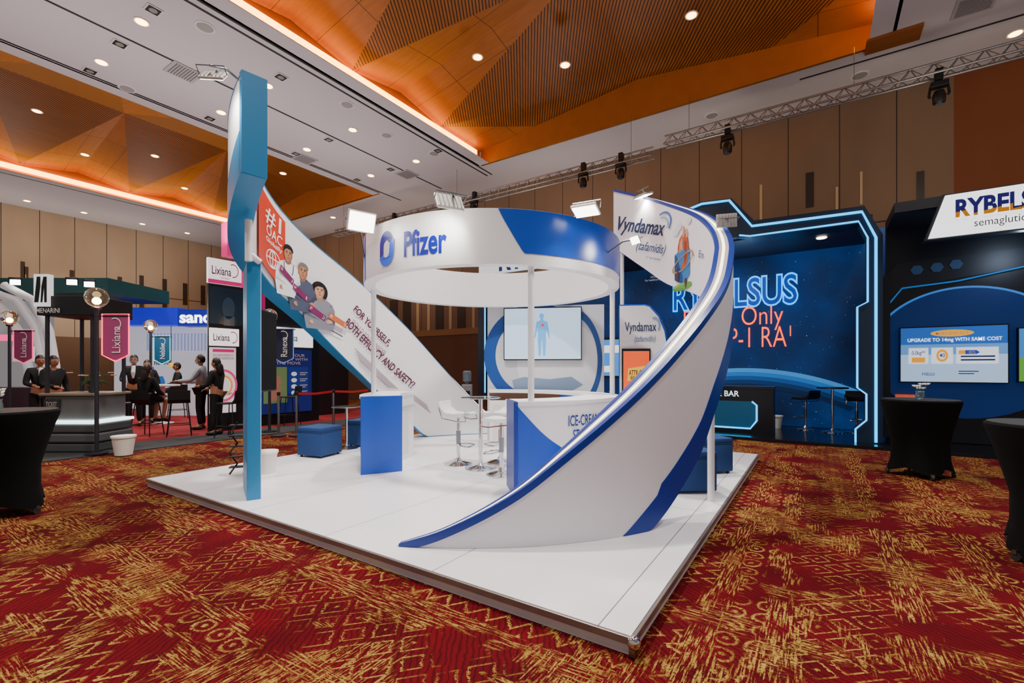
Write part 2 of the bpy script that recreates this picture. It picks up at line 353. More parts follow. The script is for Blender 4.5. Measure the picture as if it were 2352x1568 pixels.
# ================================================================ PLATFORM
PX0,PX1,PY0,PY1=-7.1,-.8,2.35,8.5; pcx,pcy=(PX0+PX1)/2,(PY0+PY1)/2; PW,PL=PX1-PX0,PY1-PY0
pl=thing('exhibition_platform','low white exhibition platform with grey metal edge on patterned red carpet','platform',(pcx,pcy,0))
MB().box((pcx,pcy,.03),(PW-.02,PL-.02,.06)).build('base',M('#d5cfd2',.5),pl)
MB().box((pcx,pcy,.081),(PW-.03,PL-.03,.038)).build('deck',deck_mat(),pl)
for c,s_ in (((pcx,PY0,.082),(PW+.01,.02,.04)),((pcx,PY1,.082),(PW+.01,.02,.04)),((PX0,pcy,.082),(.02,PL,.04)),((PX1,pcy,.082),(.02,PL,.04))):
    MB().box(c,s_,0,.004).build('edge_trim',M('#8a807e',.35,.6),pl)
MB().ball((PX1+.01,PY0-.01,.085),.036).build('corner_cap',CHROME,pl,True); MB().box((PX1,PY0,.05),(.03,.03,.09)).build('corner_post',STEEL,pl)
DZ=.1
# ================================================================ RING
RC=(-4.03,5.60); RO,RI,ZB,ZT=1.83,1.68,2.64,3.25
ring=thing('overhead_ring','large white and blue ring header held up on slim white poles','ring sign',(RC[0],RC[1],ZB))
MB().sector(RC,RI,RO,0,360,ZB,ZT,96,True).build('ring_body',WHITE,ring,True)
def blo(t): return ZT if t<-52.5 else (ZT-(ZT-2.765)*min(1,(t+52.5)/9)**.9)
MB().sector(RC,RO-.004,RO+.007,-52.4,40,blo,ZT-.004,90).build('blue_panel',BLUE,ring,True)
MB().sector(RC,RO-.004,RO+.009,-185,-120,ZB+.02,ZT-.004,40).build('blue_panel',BLUE,ring,True)
def ringf(tc,z,r=RO+.006):
    def f(x,y,q=0): t=math.radians(tc)+x/r; return V((RC[0]+(r+q)*math.cos(t),RC[1]+(r+q)*math.sin(t),z+y))
    return f
LOGO=M('#0a1f9e',.4); LOGO2=M('#2468f4',.4)
text_fn('Pfizer',ringf(-79.3,2.92),.57,.30,LOGO,ring,.028)
g=ringf(-98.2,2.92); lf=lambda x,y: g(x*.33,y*.42)
hook=[(.43*math.cos(math.radians(a)),.08+.42*math.sin(math.radians(a))) for a in range(14,185,8)]+[(-.43,-.30),(-.19,-.14),(-.19,.02)]+[(.19*math.cos(math.radians(a)),.08+.17*math.sin(math.radians(a))) for a in range(170,20,-10)]
hk2=[(-x,-y) for x,y in hook if not (x==-.43 and y==-.30)]
shape([[(.62*x-.02*y-.14,y*.92+.04) if False else (x,y) for x,y in hook]],lf,LOGO,ring,'emblem')
g2_=ringf(-98.2,2.92,RO+.009); lf2=lambda x,y: g2_(x*.33,y*.42)
shape([[(.46*math.cos(math.radians(a)),-.08+.42*math.sin(math.radians(a))) for a in range(200,362,8)]+[(.46,.26),(.22,.12),(.20,-.04)]+[(.20*math.cos(math.radians(a)),-.08+.17*math.sin(math.radians(a))) for a in range(350,205,-10)]],lf2,LOGO2,ring,'emblem')
for th,r_,zb in ((-40,1.74,1.13),(218,1.74,1.13),(29,1.75,DZ)):
    x=RC[0]+r_*math.cos(math.radians(th)); y=RC[1]+r_*math.sin(math.radians(th))
    MB().cyl((x,y,zb),(x,y,ZB),.036,seg=20).build('pole',WHITE,ring,True)
# ================================================================ RIBBONS
BC=(-4.0,5.45)
rt=itp([(-67,.11),(-60,.24),(-50,.52),(-42,.83),(-30,1.30),(-13,1.98),(0,2.47),(8,2.86),(30,3.62),(50,4.2),(62,4.54),(75,4.88)])
rb=itp([(-67,.1),(-30,.1),(-27,.12),(-15,.66),(-9,1.05),(0,1.55),(8,1.95),(30,2.5),(50,2.88),(62,3.28),(75,3.78)])
rbf=lambda t: min(max(DZ+.002,rb(t)),rt(t)-.005)
thk=lambda t: .03+.17*min(1,max(0,(t+67)/30))
ROr=lambda t: 3.16+.06*min(1,max(0,(t+20)/30)); RIr=lambda t: ROr(t)-thk(t)
rr=thing('curved_banner','tall white curved banner sweeping up from platform corner with lit edge strip','banner',(-2.0,3.2,DZ))
MB().sector(BC,RIr,ROr,-67,75,rbf,lambda t:max(rt(t)-.012,rbf(t)+.002),140).build('curved_wall',PAINT,rr,True)
def strip(nm,a,b,mat,hi=0,lip=0,edge=0):   # a strip along the sloping top edge between fractions a..b of its thickness
    MB().sector(BC,lambda t:RIr(t)+thk(t)*a-(edge if a==0 else 0),lambda t:RIr(t)+thk(t)*b+(edge if b==1 else 0),-66.6,75,lambda t:max(rt(t)-.012-lip,rbf(t)+.001),lambda t:rt(t)+hi,150).build(nm,mat,rr)
CREAM=M('#b4b2b2',.6)
strip('edge_trim',0,.22,EDGEB,.006,.03,.004); strip('edge_trim',.76,1,EDGEB,.006,.05,.010); strip('edge_panel',.22,.40,CREAM); strip('light_strip',.40,.56,M('#fff0d0',.5,0,3.5),.003); strip('edge_panel',.56,.76,CREAM)
def bhi(t): return max(rbf(t)+.004, (rbf(t)+.0) if t<-33 else rb(t)+.30 if t>-26 else DZ+max(0,(t+33))/7*.30)
MB().sector(BC,lambda t:ROr(t)-.003,lambda t:ROr(t)+.006,-33,75,rbf,lambda t:min(bhi(t),rt(t)-.07),110).build('lower_band',DBLUE,rr,True)
MB().sector(BC,lambda t:RIr(t)+.0,lambda t:ROr(t),-26,75,lambda t:rb(t)-.006,lambda t:rb(t)+.004,110).build('underside',DBLUE,rr,True)
for th,z0 in ((-4,rb(-4)),(72,rb(72))):
    r_=3.07; x=BC[0]+r_*math.cos(math.radians(th)); y=BC[1]+r_*math.sin(math.radians(th))
    MB().cyl((x,y,DZ),(x,y,z0+.02),.036,seg=20).build('pole',WHITE,rr,True)
def inner(tref,z0,rot,rad):
    ca,sa=math.cos(math.radians(rot)),math.sin(math.radians(rot))
    def f(x,y,q=0,_r=rad):
        u=x*ca-y*sa; v=x*sa+y*ca; t=math.radians(tref)-u/_r; return V((BC[0]+(_r-q)*math.cos(t),BC[1]+(_r-q)*math.sin(t),z0+v))
    return f
ri=3.02-.008
text_fn('Vyndamax',inner(62.5,3.98,-19,ri),1.24,.33,M('#102c58',.5),rr,.022,0,.12)
text_fn('(tafamidis)',inner(57.8,3.56,-19,ri),.76,.2,M('#2a4a78',.5),rr,.006,0,.25)
text_fn('61 mg capsules',inner(56.8,3.38,-19,ri),.38,.055,M('#3a4a66',.5),rr)
shape(band(0,0,.24,.20,.16,-40,110),inner(52.3,3.90,0,ri),M('#3b62a8',.5),rr); shape(band(0,0,.18,.15,.2,-30,100),inner(52.6,3.87,0,ri-.003),M('#8fa6c4',.5),rr)
HC_=(41,3.16)
hl=lambda k: inner(HC_[0],HC_[1],0,ri-.002*k)
shape([[(-.26,-.26),(-.02,-.36),(.2,-.26),(.2,.14),(-.02,.22),(-.26,.14)]],hl(0),M('#2c74b4',.5),rr); shape([[(-.26,-.26),(-.02,-.36),(-.02,.04),(-.26,.14)]],hl(1),M('#15467f',.5),rr); shape([el(-.02,-.40,.30,.06)],hl(1.5),M('#5e9a40',.5),rr)
shape([[(-.12,.36),(-.04,.41),(.08,.38),(.15,.28),(.17,.12),(.10,-.06),(.0,-.16),(-.10,-.06),(-.16,.10),(-.17,.24)]],hl(2),M('#b0522f',.5),rr,'heart_picture')
shape([[(-.10,.30),(-.03,.36),(.02,.18),(-.05,.02),(-.12,.12)]],hl(3),M('#d98c60',.5),rr); shape([[(-.03,.36),(.0,.52),(.05,.52),(.04,.36)],[(.08,.34),(.10,.46),(.14,.45),(.13,.32)]],hl(3),M('#c58a70',.5),rr); shape([[(.04,.3),(.11,.26),(.11,.04),(.04,-.06)]],hl(3.5),M('#8a3322',.5),rr); shape([[(-.02,.3),(.0,.3),(.03,.05),(.01,.03)],[(-.08,.18),(-.07,.2),(.02,.1),(.01,.08)]],hl(4),M('#3a5f9e',.5),rr)
shape([el(-.22,.5,.09,.06,10),el(-.12,.56,.08,.06,10),el(.18,.56,.08,.05,10)],hl(1),M('#d5dbe4',.5),rr)
shape(band(0,-.03,.34,.11,.14,0,360,26),inner(HC_[0],HC_[1],14,ri-.009),M('#a88a62',.5),rr); shape([el(-.16,-.22,.04,.09),el(-.16,-.11,.03,.035),el(.08,-.36,.04,.08)],hl(5),M('#4a3040',.5),rr)
text_fn('Em',inner(29,3.1,-20,ri),.22,.1,M('#3a5a86',.5),rr)
# left ribbon
lt=itp([(112,.11),(125,.44),(140,1.25),(160,2.36),(180,3.14),(200,3.58),(220,3.88),(240,4.10),(250,4.20),(260,4.31)])
lb=itp([(112,.1),(150,.1),(160,.55),(180,1.5),(200,2.25),(220,2.66),(230,2.80),(240,2.92),(250,3.1),(260,3.38)])
lbf=lambda t: min(max(DZ+.002,lb(t)),lt(t)-.005)
thl=lambda t: .04+.18*min(1,max(0,(t-112)/30)); RL=3.24; RIl=lambda t: RL-thl(t)
lr=thing('curved_banner','tall curved banner printed with portraits and slogan, rising above blue post','banner',(-6.5,4.5,DZ))
MB().sector(BC,RIl,RL,112,259.6,lbf,lt,140).build('curved_wall',WHITE,lr,True)
MB().sector(BC,lambda t:RIl(t)-.006,RL+.006,113,259.8,lambda t:max(DZ+.002,lbf(t)-.01),lambda t:lbf(t)+.012,130).build('underside',CYAN,lr,True)
MB().sector(BC,lambda t:RIl(t)-.004,RL+.004,113,259.6,lambda t:lt(t)-.008,lambda t:lt(t)+.008,130).build('edge_trim',CYAN,lr,True)
MB().sector(BC,lambda t:RIl(t)+thl(t)*.2,lambda t:RL-thl(t)*.2,113,259,lambda t:lt(t)+.008,lambda t:lt(t)+.016,130).build('light_strip',LED,lr,True)
MB().sector(BC,RIl(260)-.004,RL+.004,259,260.2,3.36,4.33,4).build('end_cap',M('#187ab2',.4),lr)
MB().sector(BC,RL-.003,RL+.006,238,259,lambda t:lbf(t),lambda t:lbf(t)+.42,30).build('lower_band',CYAN,lr,True)
x,y=PD(571,500,4.85).x,PD(571,500,4.85).y
MB().cyl((x,y,2.62),(x,y,3.05),.036).build('pole',WHITE,lr,True)
rl=3.0-.008
ORG=M('#d63a1c',.5); PUR=M('#52143a',.5); MAG=M('#7a2058',.5); TW=M('#ffffff',.5)
MB().sector(BC,rl-.004,rl,212.5,231.5,lambda t:lb(t)+.10,lambda t:lt(t)-.14,24).build('orange_panel',ORG,lr,True)
text_fn('#1',inner(220.2,3.54,-6,rl-.008),.54,.25,TW,lr,.012); text_fn('OAC',inner(219.6,3.34,-6,rl-.008),.54,.14,TW,lr,.006); text_fn('Globally',inner(219.8,3.20,-6,rl-.008),.56,.085,TW,lr,.012)
gl=inner(220.3,3.0,0,rl-.008); shape(band(0,0,.25,.13,.12,0,360,24)+band(0,0,.12,.13,.22,0,360,20)+[rc_(-.25,-.008,.25,.008),rc_(-.015,-.13,.015,.13)],gl,TW,lr,'globe_emblem')
text_fn('is',inner(236.2,3.62,-8,rl-.004),.36,.40,M('#a01c50',.5),lr,.014)
def portrait(tr,z,coat,lap,shirt,skin_,sk2,hair,long=False,steth=False,sx=1.0):
    L=[0]
    def lay():
        L[0]+=.002; f_=inner(tr,z,0,rl-.002-L[0]); return lambda x,y: f_(x*sx,y)
    if long: shape([el(0,-.02,.22,.17)],lay(),hair,lr,'portrait')
    shape([[(-.34,-.64),(-.40,-.46),(-.385,-.30),(-.33,-.21),(-.22,-.155),(-.1,-.12),(.1,-.12),(.22,-.155),(.33,-.21),(.385,-.30),(.41,-.46),(.36,-.64)]],lay(),coat,lr,'portrait')
    shape([[(-.10,-.12),(.10,-.12),(.07,-.3),(.0,-.46),(-.07,-.3)]],lay(),shirt,lr,'portrait')
    shape([[(-.13,-.12),(-.09,-.12),(.0,-.42),(-.05,-.46)],[(.13,-.12),(.09,-.12),(.0,-.42),(.05,-.46)],[(-.40,-.42),(-.34,-.37),(.26,-.47),(.30,-.55)],[(.41,-.40),(.36,-.35),(-.2,-.50),(-.26,-.57)],[(-.30,-.22),(-.27,-.22),(-.25,-.42),(-.28,-.42)],[(.30,-.22),(.27,-.22),(.25,-.40),(.28,-.40)]],lay(),lap,lr,'portrait')
    shape([[(-.08,-.02),(.08,-.02),(.09,-.13),(0,-.19),(-.09,-.13)],[(-.13,.05),(-.125,-.04),(-.09,-.10),(-.03,-.135),(.03,-.135),(.09,-.10),(.125,-.04),(.13,.05),(.08,.10),(-.08,.10)]],lay(),sk2,lr,'portrait')
    shape([[(-.10,.05),(-.115,-.03),(-.08,-.09),(-.03,-.12),(.02,-.12),(.06,-.09),(.085,-.03),(.09,.05),(.05,.08),(-.06,.08)]],lay(),skin_,lr,'portrait')
    shape([el(0,.045,.145,.085,14,-8,188)+[(-.14,.0),(-.115,.035),(-.04,.065),(.08,.06),(.125,.02)]],lay(),hair,lr,'portrait')
    shape([el(-.05,.008,.022,.006,8),el(.05,.008,.022,.006,8),rc_(-.08,.024,-.025,.030),rc_(.025,.024,.08,.030)],lay(),M('#2a1712',.6),lr,'portrait'); q_=lay(); shape([el(0,-.066,.045,.012,10,180,360)],q_,M('#8e4a3c',.6),lr,'portrait'); shape([el(.0,-.028,.018,.008,8)],q_,M('#7e4a38',.6),lr,'portrait'); q_=lay(); shape([el(.24,-.50,.08,.035,10)],q_,skin_,lr,'portrait'); shape([el(-.20,-.53,.08,.035,10)],q_,skin_,lr,'portrait')
    if steth: shape(band(0,-.14,.15,.24,.12,180,360),lay(),M('#3a4a66',.5),lr,'portrait')
SKN=M('#b98362',.6); SKD=M('#96644a',.6)
portrait(211.2,3.20,M('#eceef3',.6),M('#c6ccd8',.6),M('#7fa4d0',.6),SKN,SKD,M('#15100e',.6),False,True,.95); portrait(203.6,3.02,M('#465066',.6),M('#353c50',.6),M('#d8dde6',.6),SKN,SKD,M('#75716e',.6),False,False,.92); portrait(195.8,2.78,M('#7d808c',.6),M('#5d606c',.6),M('#c9b0b6',.6),M('#cf9c7c',.6),M('#b07f60',.6),M('#100b0a',.6),True,False,.92)
for tr,z,tx,mt in ((212.6,2.86,'FOR MYSELF',MAG),(205.2,2.66,'MY FATHER',MAG),(197.2,2.40,'MY FRIEND',MAG),(188,2.32,'MY PATIENTS',M('#c96a3a',.5))):
    shape([rc_(-.21,-.05,.21,.05)],inner(tr,z,-22,rl-.026),mt,lr,'caption_panel'); text_fn(tx,inner(tr,z,-22,rl-.03),.36,.055,TW,lr)
text_fn('FOR YOURSELF,',inner(173.2,2.27,-40,rl),.98,.155,PUR,lr,.026); text_fn('WOULD YOU CONSIDER',inner(174.6,2.06,-40,rl),.92,.10,MAG,lr); text_fn('BOTH EFFICACY AND SAFETY?',inner(170.0,1.74,-40,rl),1.86,.155,PUR,lr,.026)
for k in range(5): shape([rc_(-.6,-.009,.6-.1*k,.009)],inner(171.5-k*.55,1.47-k*.055,-40,rl),M('#9a8a98',.6),lr,'small_print')
for k in range(4): shape([rc_(-.3,-.007,.2,.007)],inner(154-k*.5,.86-k*.05,-38,rl),M('#9a8a98',.6),lr,'small_print')
shape([rc_(-.14,-.01,.2,.01)],inner(189,2.12,-20,rl),M('#444444',.6),lr,'small_print')
# ================================================================ blue post board with monitor
bp=PD(583,1147,4.92); bp.z=DZ; away=V((-.915,.403,0)).normalized(); sd=V((-away.y,away.x,0))
brot=math.atan2(away.y,away.x)
bb=thing('display_board','narrow cyan blue display board standing at platform front edge','board',bp)
hB=1.5+(845-600)*4.92/1064
ctr=bp+away*.36; MB().box((ctr.x,ctr.y,(hB+DZ)/2),(.72,.13,hB-DZ),brot,.004).build('panel',CYAN,bb)
q=bp+away*.37-sd*.068; MB().box((q.x,q.y,(hB+DZ)/2),(.69,.008,hB-DZ-.02),brot).build('white_face',WHITE,bb)
MB().cyl((bp.x+.02,bp.y+.05,hB),(x,y,2.7),.034).build('pole',WHITE,bb,True)
mo=PD(612,806,5.75); mt_=thing('monitor','tall black monitor mounted behind the cyan display board','monitor',(mo.x,mo.y,mo.z-.5))
mdir=(PD(631,806,6.0)-PD(595,806,5.5)); mrot=math.atan2(mdir.y,mdir.x)
MB().box(mo,(.55,.05,1.0),mrot,.01).build('casing',BLACK,mt_); MB().box(mo,(.52,.056,.96),mrot).build('screen',M('#050506',.6,0,0,0,.1),mt_); MB().box(mo+V((-.16,.0,-.1)),(.2,.08,.2),mrot).build('mount_bracket',DARK,mt_)
rk=PZ(552,1092,DZ); rack=thing('brochure_rack','black folding zigzag brochure rack beside the cyan board','rack',rk)
m=MB()
for s_ in (-1,1):
    o=rk+R*(s_*.09)
    zz=[o+V((0,0,.02+.135*i))+R*(.05*(1 if i%2 else -1)) for i in range(6)]; m.tube(zz,.012,6)
m.build('frame',BLACK,rack)
for i in range(5): MB().box(rk+V((0,0,.12+.135*i)),(.24,.12,.012),YAW+.3).build('shelf',BLACK,rack)
# ================================================================ counters
def counter(label,loc): return thing('counter',label,'counter',loc)
c1=counter('curved white counter with tall blue end panel, left under ring',(-5.3,4.8,DZ))
MB().sector(RC,1.37,1.87,193,238.3,DZ,1.09,30).build('body',WHITE,c1,True); MB().sector(RC,1.35,1.89,193,238.6,1.09,1.13,30).build('top',WHITE,c1,True)
MB().sector(RC,1.35,1.89,238.3,239.8,DZ,1.125,3).build('end_panel',BLUE,c1); MB().sector(RC,1.364,1.372,200,234,DZ+.08,.86,20).build('door',M('#e4e4e8',.4),c1,True)
MB().sector(RC,1.345,1.372,194,237,.90,.925,20).build('shelf_edge',M('#b9b9c0',.4),c1,True)
p=V((RC[0]+1.36*math.cos(math.radians(222)),RC[1]+1.36*math.sin(math.radians(222)),.7)); MB().ball(p,.022).build('lock',M('#3a3a3e',.3,.8),c1)
c2=counter('curved white and blue serving counter lettered for ice cream',(-2.4,5,DZ))
MB().sector(RC,1.37,1.87,-46,16,DZ,1.09,40).build('body',WHITE,c2,True); MB().sector(RC,1.35,1.885,-46.6,16.4,1.09,1.13,40).build('top',WHITE,c2,True)
MB().sector(RC,1.35,1.885,-47.4,-46,DZ,1.13,3).build('end_panel',DBLUE,c2)
swo=itp([(-46,1.08),(-43,.97),(-38,.80),(-33,.67),(-24,.5),(-12,.38),(16,.25)])
MB().sector(RC,1.86,1.878,-46,16,DZ,swo,40).build('blue_panel',BLUE,c2,True)
text_fn('ICE-CREAM',ringf(-19.6,.90,1.882),.50,.125,TXT,c2,.012); text_fn('STATION',ringf(-19.4,.735,1.882),.38,.125,TXT,c2,.012)
c3=counter('curved white back counter with wooden shelf below the wall screen',(-4.2,7.1,DZ))
MB().sector(RC,1.40,1.87,36,128,DZ,.92,40).build('body',WHITE,c3,True); MB().sector(RC,1.5,1.86,36,128,.92,1.06,40).build('shelf_recess',M('#6b4a30',.6),c3,True); MB().sector(RC,1.36,1.89,35.5,128.5,1.06,1.10,40).build('top',WHITE,c3,True)
MB().sector(RC,1.40,1.44,36,72,.93,1.055,20).build('blue_panel',BLUE,c3,True)
for a_,b_ in ((37,58),(60,80),(82,103),(105,126)): 
    dd=MB().sector(RC,1.392,1.402,a_,b_,DZ+.06,.86,12).build('door',M('#e9e6e2',.4),c3,True)
    p=V((RC[0]+1.388*math.cos(math.radians(b_-3)),RC[1]+1.388*math.sin(math.radians(b_-3)),.7)); MB().ball(p,.018).build('lock',M('#3a3a3e',.3,.8),dd)
# ================================================================ TV wall and totem
def fdir(tilt):
    a=YAW+math.radians(tilt); return V((math.cos(a),math.sin(a),0))
def board(px0,py0,px1,py1,d,tilt):
    c=PD((px0+px1)/2,py1,d); rv=fdir(tilt); w=(px1-px0)/F0*d; h=(py1-py0)/F0*d
    return (c-rv*w/2,rv*w,UP*h)
tw=board(1117,700,1385,995,8.75,-9); tw=(V((tw[0].x,tw[0].y,DZ)),tw[1],UP*(2.68-DZ))
tvw=thing('screen_partition','white display partition with blue curved graphics behind the big screen','partition',tw[0]+tw[1]*.5)
MB().slab(tw,.12).build('panel',M('#cdd3dc',.5),tvw)
tf=rfn(tw,.004)
shape(band(-.15,.35,1.02,.98,.22,60,300,40),tf,M('#0f4a9c',.5),tvw,'blue_arc'); shape(band(.45,.25,.62,1.0,.14,-85,85,30),rfn(tw,.006),M('#1c4f94',.5),tvw,'blue_arc'); shape([el(.25,.2,.78,.86,30)],rfn(tw,.003),M('#e3e6ec',.5),tvw,'pale_disc')
shape([[(-.62,-.12),(-.4,-.06),(.1,-.1),(.5,-.05),(.72,-.2),(.5,-.32),(.3,-.5),(.05,-.42),(-.2,-.56),(-.35,-.4),(-.58,-.3)]],rfn(tw,.008),M('#7f98b8',.5),tvw,'map_graphic')
tv=sub(tw,.15,.60,.815,.985); tvt=thing('television','large wall screen showing a standing human figure','television',tv[0]+tv[1]*.5)
MB().slab(tv,.06,off=.08).build('casing',BLACK,tvt); MB().slab(tv,.01,.012,.02,.988,.98,.085).build('screen',M('#b4cfe8',.2,0,.9),tvt)
fh=rfn(tv,.092); s_=tv[2].length
def sc(P): return [(x*s_,y*s_) for x,y in P]
FIG=M('#5b9fd8',.4,0,.9)
shape([sc(el(-.01,.33,.045,.055)),sc([(-.035,.29),(.02,.29),(.025,.25),(.10,.22),(.12,.1),(.145,-.08),(.125,-.09),(.085,.06),(.07,.0),(.075,-.12),(.055,-.42),(.02,-.42),(.0,-.12),(-.01,-.12),(-.03,-.42),(-.065,-.42),(-.085,-.12),(-.08,.0),(-.095,.06),(-.135,-.09),(-.155,-.08),(-.13,.1),(-.11,.22),(-.035,.25)])],fh,FIG,tvt,'figure_graphic')
shape([sc(el(.01,.16,.025,.03,10))],rfn(tv,.096),M('#d02a30',.4,0,1),tvt,'heart_graphic')
to=board(1425,700,1535,890,8.0,-9); to=(V((to[0].x,to[0].y,DZ)),to[1],UP*(2.58-DZ))
tot=thing('totem_display','white rounded totem with orange portrait screen and dark lettering','display stand',to[0]+to[1]*.5)
prof=[(0,0),(1,0),(1.0,.45),(.98,.66),(.9,.82),(.78,.92),(.6,.99),(.5,1.0),(0,1.0)]
n_=to[1].cross(to[2]).normalized(); MB().poly([to[0]+to[1]*a+to[2]*b for a,b in prof],n_*-.14).build('panel',WHITE,tot)
MB().poly([to[0]+to[1]*(a*1.06-.01)+to[2]*(b*1.012)-n_*.05 for a,b in prof],n_*-.07).build('edge_trim',BLUE,tot)
rtext('Vyndamax',to,.1,.80,.74,.885,M('#16355f',.5),tot,.01); rtext('(tafamidis)',to,.3,.735,.72,.79,M('#3a5a86',.5),tot,0,0,.012,.2)
shape(band(.7,.86,.12,.06,.3,-40,110),gfn(to,.012),M('#8fa6c4',.5),tot)
sc_=sub(to,.04,.1,.62,.70); MB().slab(sc_,.05,off=.04).build('screen_frame',BLACK,tot); MB().slab(sc_,.01,.05,.03,.95,.97,.046).build('screen',M('#e8541c',.3,0,.9),tot)
shape([[(.18,.62),(.84,.66),(.80,.8),(.22,.77)]],gfn(sc_,.05),M('#d8b23a',.4,0,.9),tot,'sign_graphic'); rtext('ATTR-CM',sc_,.24,.69,.78,.75,M('#8a1d10',.4),tot,.02,0,.055); rtext('REVIEW',sc_,.3,.635,.7,.68,M('#8a1d10',.4),tot,.02,0,.055)
shape([el(.5,.4,.25,.07)],gfn(sc_,.05),M('#b93012',.4,0,.6),tot); shape([rc_(.3,.12,.8,.2)],gfn(sc_,.05),M('#f0e4d8',.4,0,.6),tot); shape([rc_(.42,.3,.66,.35)],gfn(sc_,.055),M('#3aa6c4',.4,0,.7),tot)
# ================================================================ stools, tables, ottomans
def stool(label,loc,rz,seatm=WHITE,h=.74,group='white bar stools around the glass table'):
    t=thing('bar_stool',label,'stool',(0,0,0),group)
    MB().lathe([(.001,0),(.205,0),(.205,.012),(.16,.028),(.06,.05),(.035,.09),(.03,.1)]).build('base',CHROME,t,True)
    MB().cyl((0,0,.08),(0,0,h-.03),.026).build('column',CHROME,t,True); MB().cyl((0,0,.3),(0,0,h-.25),.033).build('sleeve',STEEL,t,True)
    MB().tube([(-.02,.03,.30),(-.13,.1,.29),(-.13,.2,.28),(0,.24,.28),(.13,.2,.28),(.13,.1,.29),(.02,.03,.30)],.011).build('footrest',CHROME,t,True)
    m=MB(); pr=[(.20,-.035),(.21,0),(.17,.02),(0,.0),(-.12,.01),(-.19,.07),(-.215,.18),(-.235,.185),(-.225,.06),(-.15,-.03),(0,-.045)]
    A=[V((-.19,y,h+z)) for y,z in pr]; m.poly(A,(.38,0,0)); bmesh.ops.bevel(m.bm,geom=m.bm.edges[:],offset=.008,segments=2,affect='EDGES'); m.build('seat',seatm,t,True)
    for s in (-1,1): MB().tube([(s*.2,.19,h-.02),(s*.205,.21,h-.09),(s*.205,.1,h-.1),(s*.205,-.16,h-.06),(s*.2,-.22,h+.1)],.01).build('side_rail',CHROME,t,True)
    t.location=V(loc); t.rotation_euler=(0,0,rz); return t
s1=PZ(1053,1066,DZ); s2=PZ(1152,1090,DZ); s3=PZ(1150,1062,DZ); gt=PZ(1104,1076,DZ)
stool('white bar stool on chrome base, left of the glass table',s1,YAW-1.9); stool('white bar stool nearest the counter end panel',s2,YAW+1.2); stool('white bar stool behind the glass table at its right',s3,YAW+2.2)
t=thing('bar_table','tall round glass table on chrome stem among white stools','table',gt)
MB().lathe([(.001,0),(.22,0),(.22,.012),(.18,.03),(.05,.05),(.03,.08)],gt).build('base',CHROME,t,True); MB().cyl(gt+V((0,0,.05)),gt+V((0,0,.98)),.028).build('stem',CHROME,t,True); MB().lathe([(.001,.98),(.27,.98),(.28,.987),(.27,.995),(.001,.995)],gt,40).build('table_top',GLASS,t,True)
g2=PZ(796,1030,DZ); t=thing('bar_table','small round glass table with chrome stem beside blue cubes','table',g2)
MB().lathe([(.001,0),(.2,0),(.2,.012),(.14,.03),(.04,.05)],g2).build('base',CHROME,t,True); MB().cyl(g2+V((0,0,.04)),g2+V((0,0,.72)),.024).build('stem',CHROME,t,True); MB().lathe([(.001,.72),(.24,.72),(.25,.727),(.24,.735),(.001,.735)],g2,36).build('table_top',GLASS,t,True)
def ottoman(label,loc,rz):
    t=thing('ottoman',label,'ottoman',(0,0,0),'blue upholstered cubes'); a=.24
    MB().box((0,0,.215),(.48,.48,.37),0,.018).build('body',UPH,t,True); MB().box((0,0,.435),(.485,.485,.075),0,.025).build('cushion',UPH,t,True)
    for z in (.4,): MB().tube([(-a,-a,z),(a,-a,z),(a,a,z),(-a,a,z)],.007,6,True).build('piping',M('#0c2f60',.7),t,True)
    for sx in (-1,1):
        for sy in (-1,1): MB().cyl((sx*.19,sy*.19,0),(sx*.19,sy*.19,.035),.022).build('foot',BLACK,t)
    t.location=V(loc); t.rotation_euler=(0,0,rz); return t
ottoman('blue upholstered cube at the left of the platform',PZ(735,1045,DZ),YAW-.35); ottoman('blue upholstered cube partly hidden behind the left counter',PZ(842,1022,DZ),YAW-.3)
ottoman('blue upholstered cube nearest the right banner pole',PZ(1578,1122,DZ),YAW+.05); ottoman('blue upholstered cube at the right platform edge, farther back',PZ(1622,1080,DZ),YAW+.2)
def bin_(label,loc,h=.3,r=.13):
    loc=V(loc); t=thing('waste_bin',label,'bin',loc,'white waste bins')
    MB().lathe([(.001,.0),(r*.72,0),(r*.97,h-.02),(r*.93,h-.02),(r*.7,.012),(.001,.012)],loc).build('bucket',M('#e6e3dc',.5),t,True); MB().lathe([(r*.95,h-.03),(r*1.04,h-.03),(r*1.04,h),(r*.95,h)],loc).build('rim',M('#f0eee8',.5),t,True)
bin_('white plastic bin in front of the grey kiosk',PZ(284,1044,.016),.33,.17); bin_('white plastic bin behind the cyan display board',PZ(612,1086,DZ),.3,.14); bin_('white plastic bin beside the dark neon bar counter',PZ(1783,982,.06),.30,.14)
